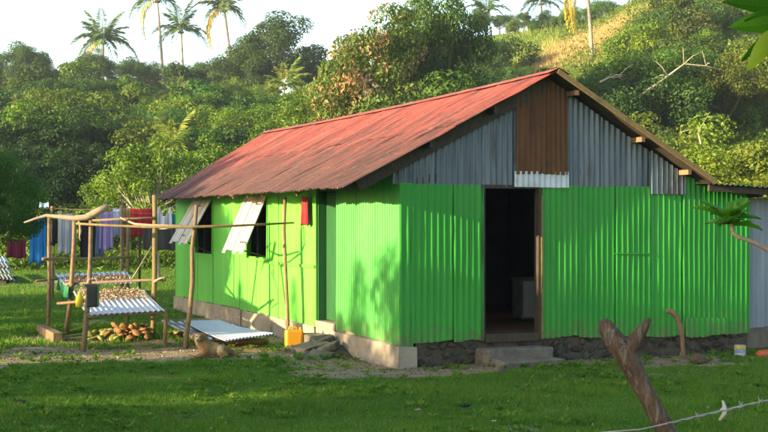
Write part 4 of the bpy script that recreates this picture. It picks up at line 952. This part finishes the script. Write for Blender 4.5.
# shrubs: hillside on the right, and fill elsewhere
G4 = 'shrubs over the hillside'
for i in range(128):
    px = VR.uniform(455, 800); d = 44 + 66 * VR.random() ** 1.25
    x = (px - 384) / F * d
    if dry(np.array(x), np.array(d)) > .12 or (465 < px < 640 and 74 < d < 114 and VR.random() < .85): continue
    c = VR.choice([MD, BR, MD, DK, BL, OL, YL]); s = VR.uniform(.55, 1.15)
    k = VR.choice(['shrub_a', 'shrub_b', 'shrub_c', 'shrub_a'])
    plant(k, 'hillside_shrub', f'{look(c)} {SHAPE[k]} shrub growing on the grassy hillside', 'shrub', (x, d, th(x, d) - .15), s, jit(c, .2), G4, VR.uniform(.9, 1.4))
G5 = 'shrubs in the wood below the crest'
for i in range(64):
    px = VR.uniform(-20, 440); d = 58 + 62 * VR.random(); x = (px - 384) / F * d
    k = VR.choice(['shrub_a', 'shrub_b', 'shrub_c']); c = VR.choice([MD, DK, BL, BR, BR])
    plant(k, 'wood_shrub', f'{look(c)} {SHAPE[k]} shrub among the trees of the hillside wood', 'shrub', (x, d, th(x, d) - .1), VR.uniform(.8, 1.5), jit(c, .2), G5, VR.uniform(.9, 1.4))
G6 = 'spreading trees on the slope behind the gable'
for px, d, top, c, k in [(598, 58, 68, DK, 'spread'), (640, 60, 48, (.6, .72, .5), 'spread'), (682, 62, 44, MD, 'spread'), (722, 60, 58, OL, 'spread'), (560, 64, 66, MD, 'bushy'), (612, 50, 98, MD, 'bushy'), (652, 48, 110, OL, 'bushy'), (522, 70, 84, MD, 'bushy'), (478, 62, 74, DK, 'bushy'), (765, 66, 52, BR, 'bushy')]:
    place(k, px, d, top, jit(c), 'slope_tree', f'{look(c)} {SHAPE[k]} tree on the slope behind the gable', group=G6, wide=1.1)
G7 = 'sunlit bushes beside the lean-to roof'
for px, d, top, c in [(694, 42, 120, BR), (728, 41, 112, (1.5, 1.45, .75)), (762, 42, 128, BR), (712, 38.5, 150, YL), (748, 38, 146, YL), (675, 45, 138, BR), (780, 40, 108, BR), (640, 44, 140, MD), (770, 37, 166, YL)]:
    place('bushy', px, d, top, jit(c), 'sunlit_bush', f'sunlit {look(c)} bush on the slope above the lean-to', 'bush', G7, wide=1.15)
# bare pale branches in the slope trees
def bare(pts, d, r, label):
    P = [W(x, y, d + .15 * i) for i, (x, y) in enumerate(pts)]; o_ = P[0]; mb = MB(o_).tube(P, [r * (1 - .75 * i / (len(P) - 1)) for i in range(len(P))], 6, .1, VR)
    for i in range(1, len(P) - 1):
        for k in range(2):
            e = P[i] + Vector((VR.uniform(-.7, .9), VR.uniform(-.3, .3), VR.uniform(-.1, .8))); mb.tube([P[i], P[i].lerp(e, .5) + Vector((0, 0, .08)), e], [r * .45, r * .3, r * .12], 5, .1, VR)
    o = mb.build('bare_branch', M_BARKW, None, True); o.location = o_; tag(o, label, 'branch')
bare([(640, 96), (668, 76), (684, 64), (706, 66), (722, 70)], 56, .06, 'pale leafless branch reaching out of the spreading slope trees')
bare([(696, 172), (702, 150), (698, 132), (710, 112)], 41, .04, 'thin pale leafless branch among the sunlit bushes')
bare([(600, 82), (608, 78), (618, 77), (624, 80)], 56, .045, 'short pale leafless branch behind the gable peak')
# coconut palms
def frond_mesh(seed, L=3.6, n=30, arch_=.9, ll=.75, mat=M_FROND):
    rr = np.random.default_rng(seed); V = []; T = []; lv = []
    pts = []
    for i in range(n + 1):
        t = i / n; pts.append(np.array([L * (t - .12 * arch_ * t ** 2), 0, L * (.42 * t - .62 * arch_ * t ** 2.1)]))
    for i in range(n):
        a, b = pts[i], pts[i + 1]; w = .035 * (1 - i / n) + .008; k = len(V)
        V += [a + [0, w, 0], a - [0, w, 0], b - [0, w * .9, 0], b + [0, w * .9, 0]]; T += [(k, k + 1, k + 2), (k, k + 2, k + 3)]; lv += [.9] * 4
        if i < 3: continue
        t = i / n; le = ll * (math.sin(math.pi * min(1, .15 + .85 * t)) ** .6 + .12)
        for s in (-1, 1):
            for h in (0,):
                p = a * (1 - h) + b * h; dirn = np.array([.55, s * .75, -.45 + rr.normal(0, .18)]); dirn /= np.linalg.norm(dirn)
                q = p + dirn * le * .55; e = p + dirn * le + np.array([0, 0, -.22 * le]); k = len(V); ww = .045
                V += [p, q + [ww, 0, .02], e, q - [ww, 0, -.02]]; T += [(k, k + 1, k + 2), (k, k + 2, k + 3)]; lv += [float(np.clip(rr.normal(.45, .2), 0, 1))] * 4
    me = np_mesh('frond', np.array(V), np.array(T), np.array(lv)); me.materials.append(mat); return me
FR = [frond_mesh(i, 3.6, 28, a) for i, a in enumerate((.55, .9, 1.35, 1.8))]; FRY = frond_mesh(9, 3.2, 28, 1.9, .6, M_FRONDY)
NUTM = lumpy('nut', 3, .15, .15, .17, M_NUTG, 1, .05)
def palm(px, d, crown_y, base_y, label, size=1.0, lean=0.0, nf=17, group=None, color=(1, 1, 1), dead=0, name='coconut_palm'):
    top = W(px, crown_y, d); xb = (px + lean - 384) / F * d; z0 = th(xb, d) - .3
    if base_y is not None: z0 = min(z0, W(px, base_y, d).z)
    o = thing(name, label, 'palm tree', (xb, d, z0), 0, group); tp = top - Vector((xb, d, z0))
    P = [Vector((tp.x * t ** 1.6, 0, tp.z * t)) for t in [i / 8 for i in range(9)]]
    t = MB().tube(P, [.19 * size - .010 * i * size for i in range(9)], 8, .05, VR).build('trunk', M_BARKP, o, True)
    for i in range(nf):
        f = link_mesh('frond', FR[min(3, int(i / nf * 4))], None, o); f.location = tp; f.color = (*jit(color, .15), 1)
        f.rotation_euler = (0, -math.radians(58 - 62 * i / nf + VR.uniform(-8, 8)), i * 2.4 + VR.uniform(-.3, .3)); s = size * VR.uniform(.62, 1.15); f.scale = (s, s, s)
    for i in range(dead):
        f = link_mesh('dead_frond', FRY, None, o); f.location = tp; f.rotation_euler = (0, math.radians(30), [2.9, 3.6, 2.2, 4.4][i % 4]); f.scale = (size * 1.35,) * 3
    for i in range(6):
        n_ = link_mesh('nut', NUTM, None, o, True); n_.location = tp + Vector((.25 * math.cos(i * 1.05), .25 * math.sin(i * 1.05), -.3)) * size; n_.scale = (size,) * 3
    return o
palm(103, 134, 40, None, 'squat coconut palm with a full crown above flat topped tree', 1.05, 0, 24, dead=1, color=(1.0, 1.05, 1.1))
palm(157, 136, -1, 84, 'tall straight coconut palm with crown above the short palm', .95, 7, 19, dead=1)
palm(181, 136, 30, 72, 'short coconut palm between two taller slender palms', .85, 3, 18, color=(.9, 1, .95))
palm(224, 132, 8, 82, 'slender leaning coconut palm left of the large rounded tree', .95, 10, 19, dead=2)
palm(486, 128, 10, None, 'low coconut palm on crest behind the dark tall tree', .8, 0, 15, color=(.85, .95, 1))
palm(541, 130, 2, None, 'coconut palm on the crest above the grassy hillside', .8, 2, 15, color=(.85, .95, 1))
palm(586, 92, -22, 50, 'pale trunked palm with yellow dead fronds by the dry patch', .85, 6, 14, dead=3)
palm(178, 92, 96, None, 'young palm rising out of the hillside wood', .55, 0, 12, color=(1.2, 1.2, .8), name='young_palm')
palm(284, 88, 86, None, 'young bright palm in the wood above the roof', .6, 0, 11, color=(1.6, 1.6, .8), name='young_palm')
palm(172, 58, 146, None, 'young pale palm behind the open sunlit tree', .5, 0, 11, color=(1.7, 1.6, .8), name='young_palm')

# hillside grass and undergrowth
def under(name, label, n, kx, yr, h, leaf, mat, seed, col=(1, 1, 1), dens=None):
    rg = np.random.default_rng(seed); y = rg.uniform(*yr, n); k = rg.uniform(*kx, n); x = (k - 384) / F * y
    if dens is not None:
        m = rg.random(n) < dens(x, y); x, y = x[m], y[m]; n = len(x)
    lump = .5 + .5 * np.sin(x * .9 + 1.2 * np.sin(y * .5)) * np.sin(y * .8 + x * .3)
    P = np.stack([x, y, terrain(x, y) + rg.random(n) * h * (.3 + lump)], 1)
    nr = unit(rg.normal(0, .8, (n, 3)) + [0, -.2, .7]); ax = np.cross(nr, rg.normal(0, 1, (n, 3))); ax[:, 2] += .2
    L = leaf * rg.uniform(.6, 1.4, n)
    o = link_mesh(name, leaves_mesh(name, P, ax, nr, L, L * .5, np.clip(rg.normal(.42, .2, n), 0, .88)), mat); o.color = (*col, 1)
    return tag(o, label, 'undergrowth', kind='stuff')
under('undergrowth', 'low leafy undergrowth covering the floor of the hillside wood', 260000, (-60, 830), (44, 118), 1.1, .21, M_LEAF, 8, (1.1, 1.05, .8), lambda x, y: 1 - dry(x, y) * .9 - .75 * ((x / y * F + 384 > 470) & (x / y * F + 384 < 560) & (y > 72)))
under('weed_fringe', 'knee high weeds along the yard edge below the trees', 40000, (-60, 330), (42, 52), .7, .13, M_LEAF, 18, (1.3, 1.3, .8))
def hillgrass(n, seed):
    rg = np.random.default_rng(seed); y = rg.uniform(46, 118, n); k = rg.uniform(450, 790, n); x = (k - 384) / F * y
    P = np.stack([x, y, terrain(x, y)], 1); ax = unit(np.stack([rg.normal(0, .45, n), rg.normal(0, .45, n), np.ones(n)], 1)); side = unit(np.cross(ax, rg.normal(0, 1, (n, 3))))
    dr = dry(x, y); h = (rg.uniform(.35, .95, n) * (1 - .3 * dr))[:, None]; w = rg.uniform(.03, .06, n)[:, None]
    V = np.stack([P - side * w, P + side * w, P + ax * h], 1).reshape(-1, 3); lv = np.clip(rg.normal(.5, .22, n), 0, .88); lv[rg.random(n) < dr * 1.1 + .04] = 1.0
    return tag(link_mesh('hill_grass', np_mesh('hill_grass', V, np.arange(n * 3).reshape(-1, 3), np.repeat(lv, 3)), M_HGRASS), 'tall green and dry grass covering the open hillside', 'grass', kind='stuff')
hillgrass(120000, 5)

# leafy bush at the yard's edge, beside the laundry
place('tuft', -11, 25.5, 150, (.42, .78, .40), 'leafy_bush', 'dark dense leafy bush in the yard beside the blue sheet', 'bush', wide=1.0, sink=-.12)
# trees standing in the yard to the sunny side: they shade the lawn and dapple the walls
G8 = 'yard trees shading the lawn'
for (u, v), sc, k, wd in [((-16, -7.5), .62, 'round', 1.1), ((-15, -4.0), .60, 'round', 1.1), ((-17, -11), .70, 'round', 1.1), ((-20, -14.5), .7, 'round', 1.1), ((-22, -6.5), .62, 'tall', 1.1), ((-21, -3.3), .50, 'bushy', 1.1),
                      ((-14.9, .1), .70, 'bushy', .55), ((-15, 6.3), .62, 'bushy', .42), ((-14, 9.2), .62, 'round', .8), ((-16, 12.5), .62, 'tall', .9), ((-14.5, 3.2), .62, 'bushy', .35), ((-17, 16), .62, 'round', 1.0), ((-18, 10.8), .5, 'bushy', 1.0)]:
    p = HP(u, v); plant(k, 'yard_tree', f'{SHAPE[k]} leafy yard tree shading the lawn', 'tree', (p.x, p.y, -.1), sc, jit(MD), G8, wd)
# sapling twig with a spray of lobed leaves, and a large leaved plant, both rooted beyond the fence
def big_leaf(L, Wd, seed, curl=.25, lobes=0):
    r = random.Random(seed); n = 9; vs = []; fs = []
    for i in range(n + 1):
        t = i / n; w = Wd * .5 * math.sin(math.pi * t ** .75) ** .8 * (1 + (.28 * math.sin(t * lobes * math.pi) if lobes else 0)); z = -curl * L * t * t
        vs += [(L * t, w, z + .22 * w), (L * t, w * .5, z + .09 * w), (L * t, 0, z - .01), (L * t, -w * .5, z + .09 * w), (L * t, -w, z + .22 * w)]
    for i in range(n):
        for k in range(4): a = i * 5 + k; fs.append((a, a + 1, a + 6, a + 5))
    me = bpy.data.meshes.new('leaf'); me.from_pydata(vs, [], fs); me.update()
    at = me.attributes.new('lv', 'FLOAT', 'POINT'); at.data.foreach_set('value', [r.uniform(.3, .6)] * len(vs))
    me.materials.append(M_BIGLEAF); me.polygons.foreach_set('use_smooth', [True] * len(me.polygons)); return me
SD = 6.2
root = W(822, 222, SD + .1); root.z = 0
sap = thing('leafy_sapling', 'thin sapling whose bent twig ends in a spray of green leaves', 'sapling', root)
tw = [root + Vector((0, 0, -.1)), W(818, 500, SD + .1), W(806, 330, SD + .05), W(790, 264, SD), W(768, 250, SD), W(752, 241.5, SD), W(738, 237, SD), W(732.5, 232, SD), W(731, 222, SD)]
MB(root).tube(tw, [.020, .018, .015, .012, .0105, .0095, .009, .009, .008], 8, .1, VR).build('stem', smat('pinkish_twig', (.27, .19, .13), (.40, .30, .22), 20, .8, .4), sap, True)
BLM = [big_leaf(.18, .115, i, .30, 5) for i in range(3)]
tip = tw[-1] - root
for i in range(17):
    f = link_mesh('leaf', BLM[i % 3], None, sap); an = i * 2.4
    el = math.radians([8, 18, 28, 38, 52, 66][i % 6]); f.location = tip + Vector((0, 0, -.012 + .002 * i)); f.rotation_euler = (VR.uniform(-.4, .4), -el, an); s = VR.uniform(.62, 1.0); f.scale = (s, s, s); f.color = (.95, 1.25, .7, 1)
BD = 7.0
root = W(850, 222, BD); root.z = 0
blp = thing('broad_leaved_plant', 'large leaved plant reaching in with one leaf tinted sunlit yellow green', 'plant', root)
ctr = W(800, 20, BD)
MB(root).tube([root + Vector((0, 0, -.1)), W(846, 330, BD), W(835, 150, BD), W(815, 60, BD), ctr], [.05, .045, .04, .03, .015], 8, .06, VR).build('stem', M_BARK, blp, True)
def aimed_leaf(a, b, Wd, roll, color, curl=.1, nm='leaf'):
    A, B = Vector(a), Vector(b); L = (B - A).length
    f = link_mesh(nm, big_leaf(L, Wd, int(Wd * 999), curl), None, blp); f.location = A - root
    q = (B - A).to_track_quat('X', 'Z'); f.rotation_mode = 'QUATERNION'; f.rotation_quaternion = q @ Quaternion((1, 0, 0), roll); f.color = (*color, 1)
aimed_leaf(W(782, 30, BD), W(741, 70, BD - .1), .135, 1.2, (4.5, 2.3, .7))  # strong yellow tint paints sunlight shining through this leaf
aimed_leaf(W(800, 24, BD), W(738, 56, BD + .05), .16, .5, (.5, .75, .5))
aimed_leaf(W(800, 20, BD), W(728, 24, BD + .1), .15, .9, (1.2, 1.3, .6))
aimed_leaf(W(800, 10, BD), W(722, -4, BD), .17, .6, (.55, .8, .5))
aimed_leaf(W(806, 6, BD), W(742, 12, BD - .2), .17, .2, (.5, .8, .5))
aimed_leaf(W(800, 10, BD), W(850, -60, BD), .17, .3, (.7, .9, .5))
aimed_leaf(W(800, 15, BD), W(866, 40, BD), .17, .3, (.7, .9, .5))

# ------------------------------------------------------------------ thin evening haze over the valley
hb = MB().box((-420, -70, -2), (420, 920, 45)).build('haze', None, None); hb['kind'] = 'stuff'; hb['label'] = 'thin pale evening haze over the yard and hillside'; hb['category'] = 'haze'
hm_ = bpy.data.materials.new('thin_haze'); hm_.use_nodes = True; nt = hm_.node_tree; nt.nodes.clear()
ho = nt.nodes.new('ShaderNodeOutputMaterial'); hv = nt.nodes.new('ShaderNodeVolumePrincipled'); hv.inputs['Color'].default_value = (.80, .88, 1.0, 1); hv.inputs['Density'].default_value = .00038; hv.inputs['Anisotropy'].default_value = .2
nt.links.new(hv.outputs[0], ho.inputs['Volume']); hb.data.materials.append(hm_)
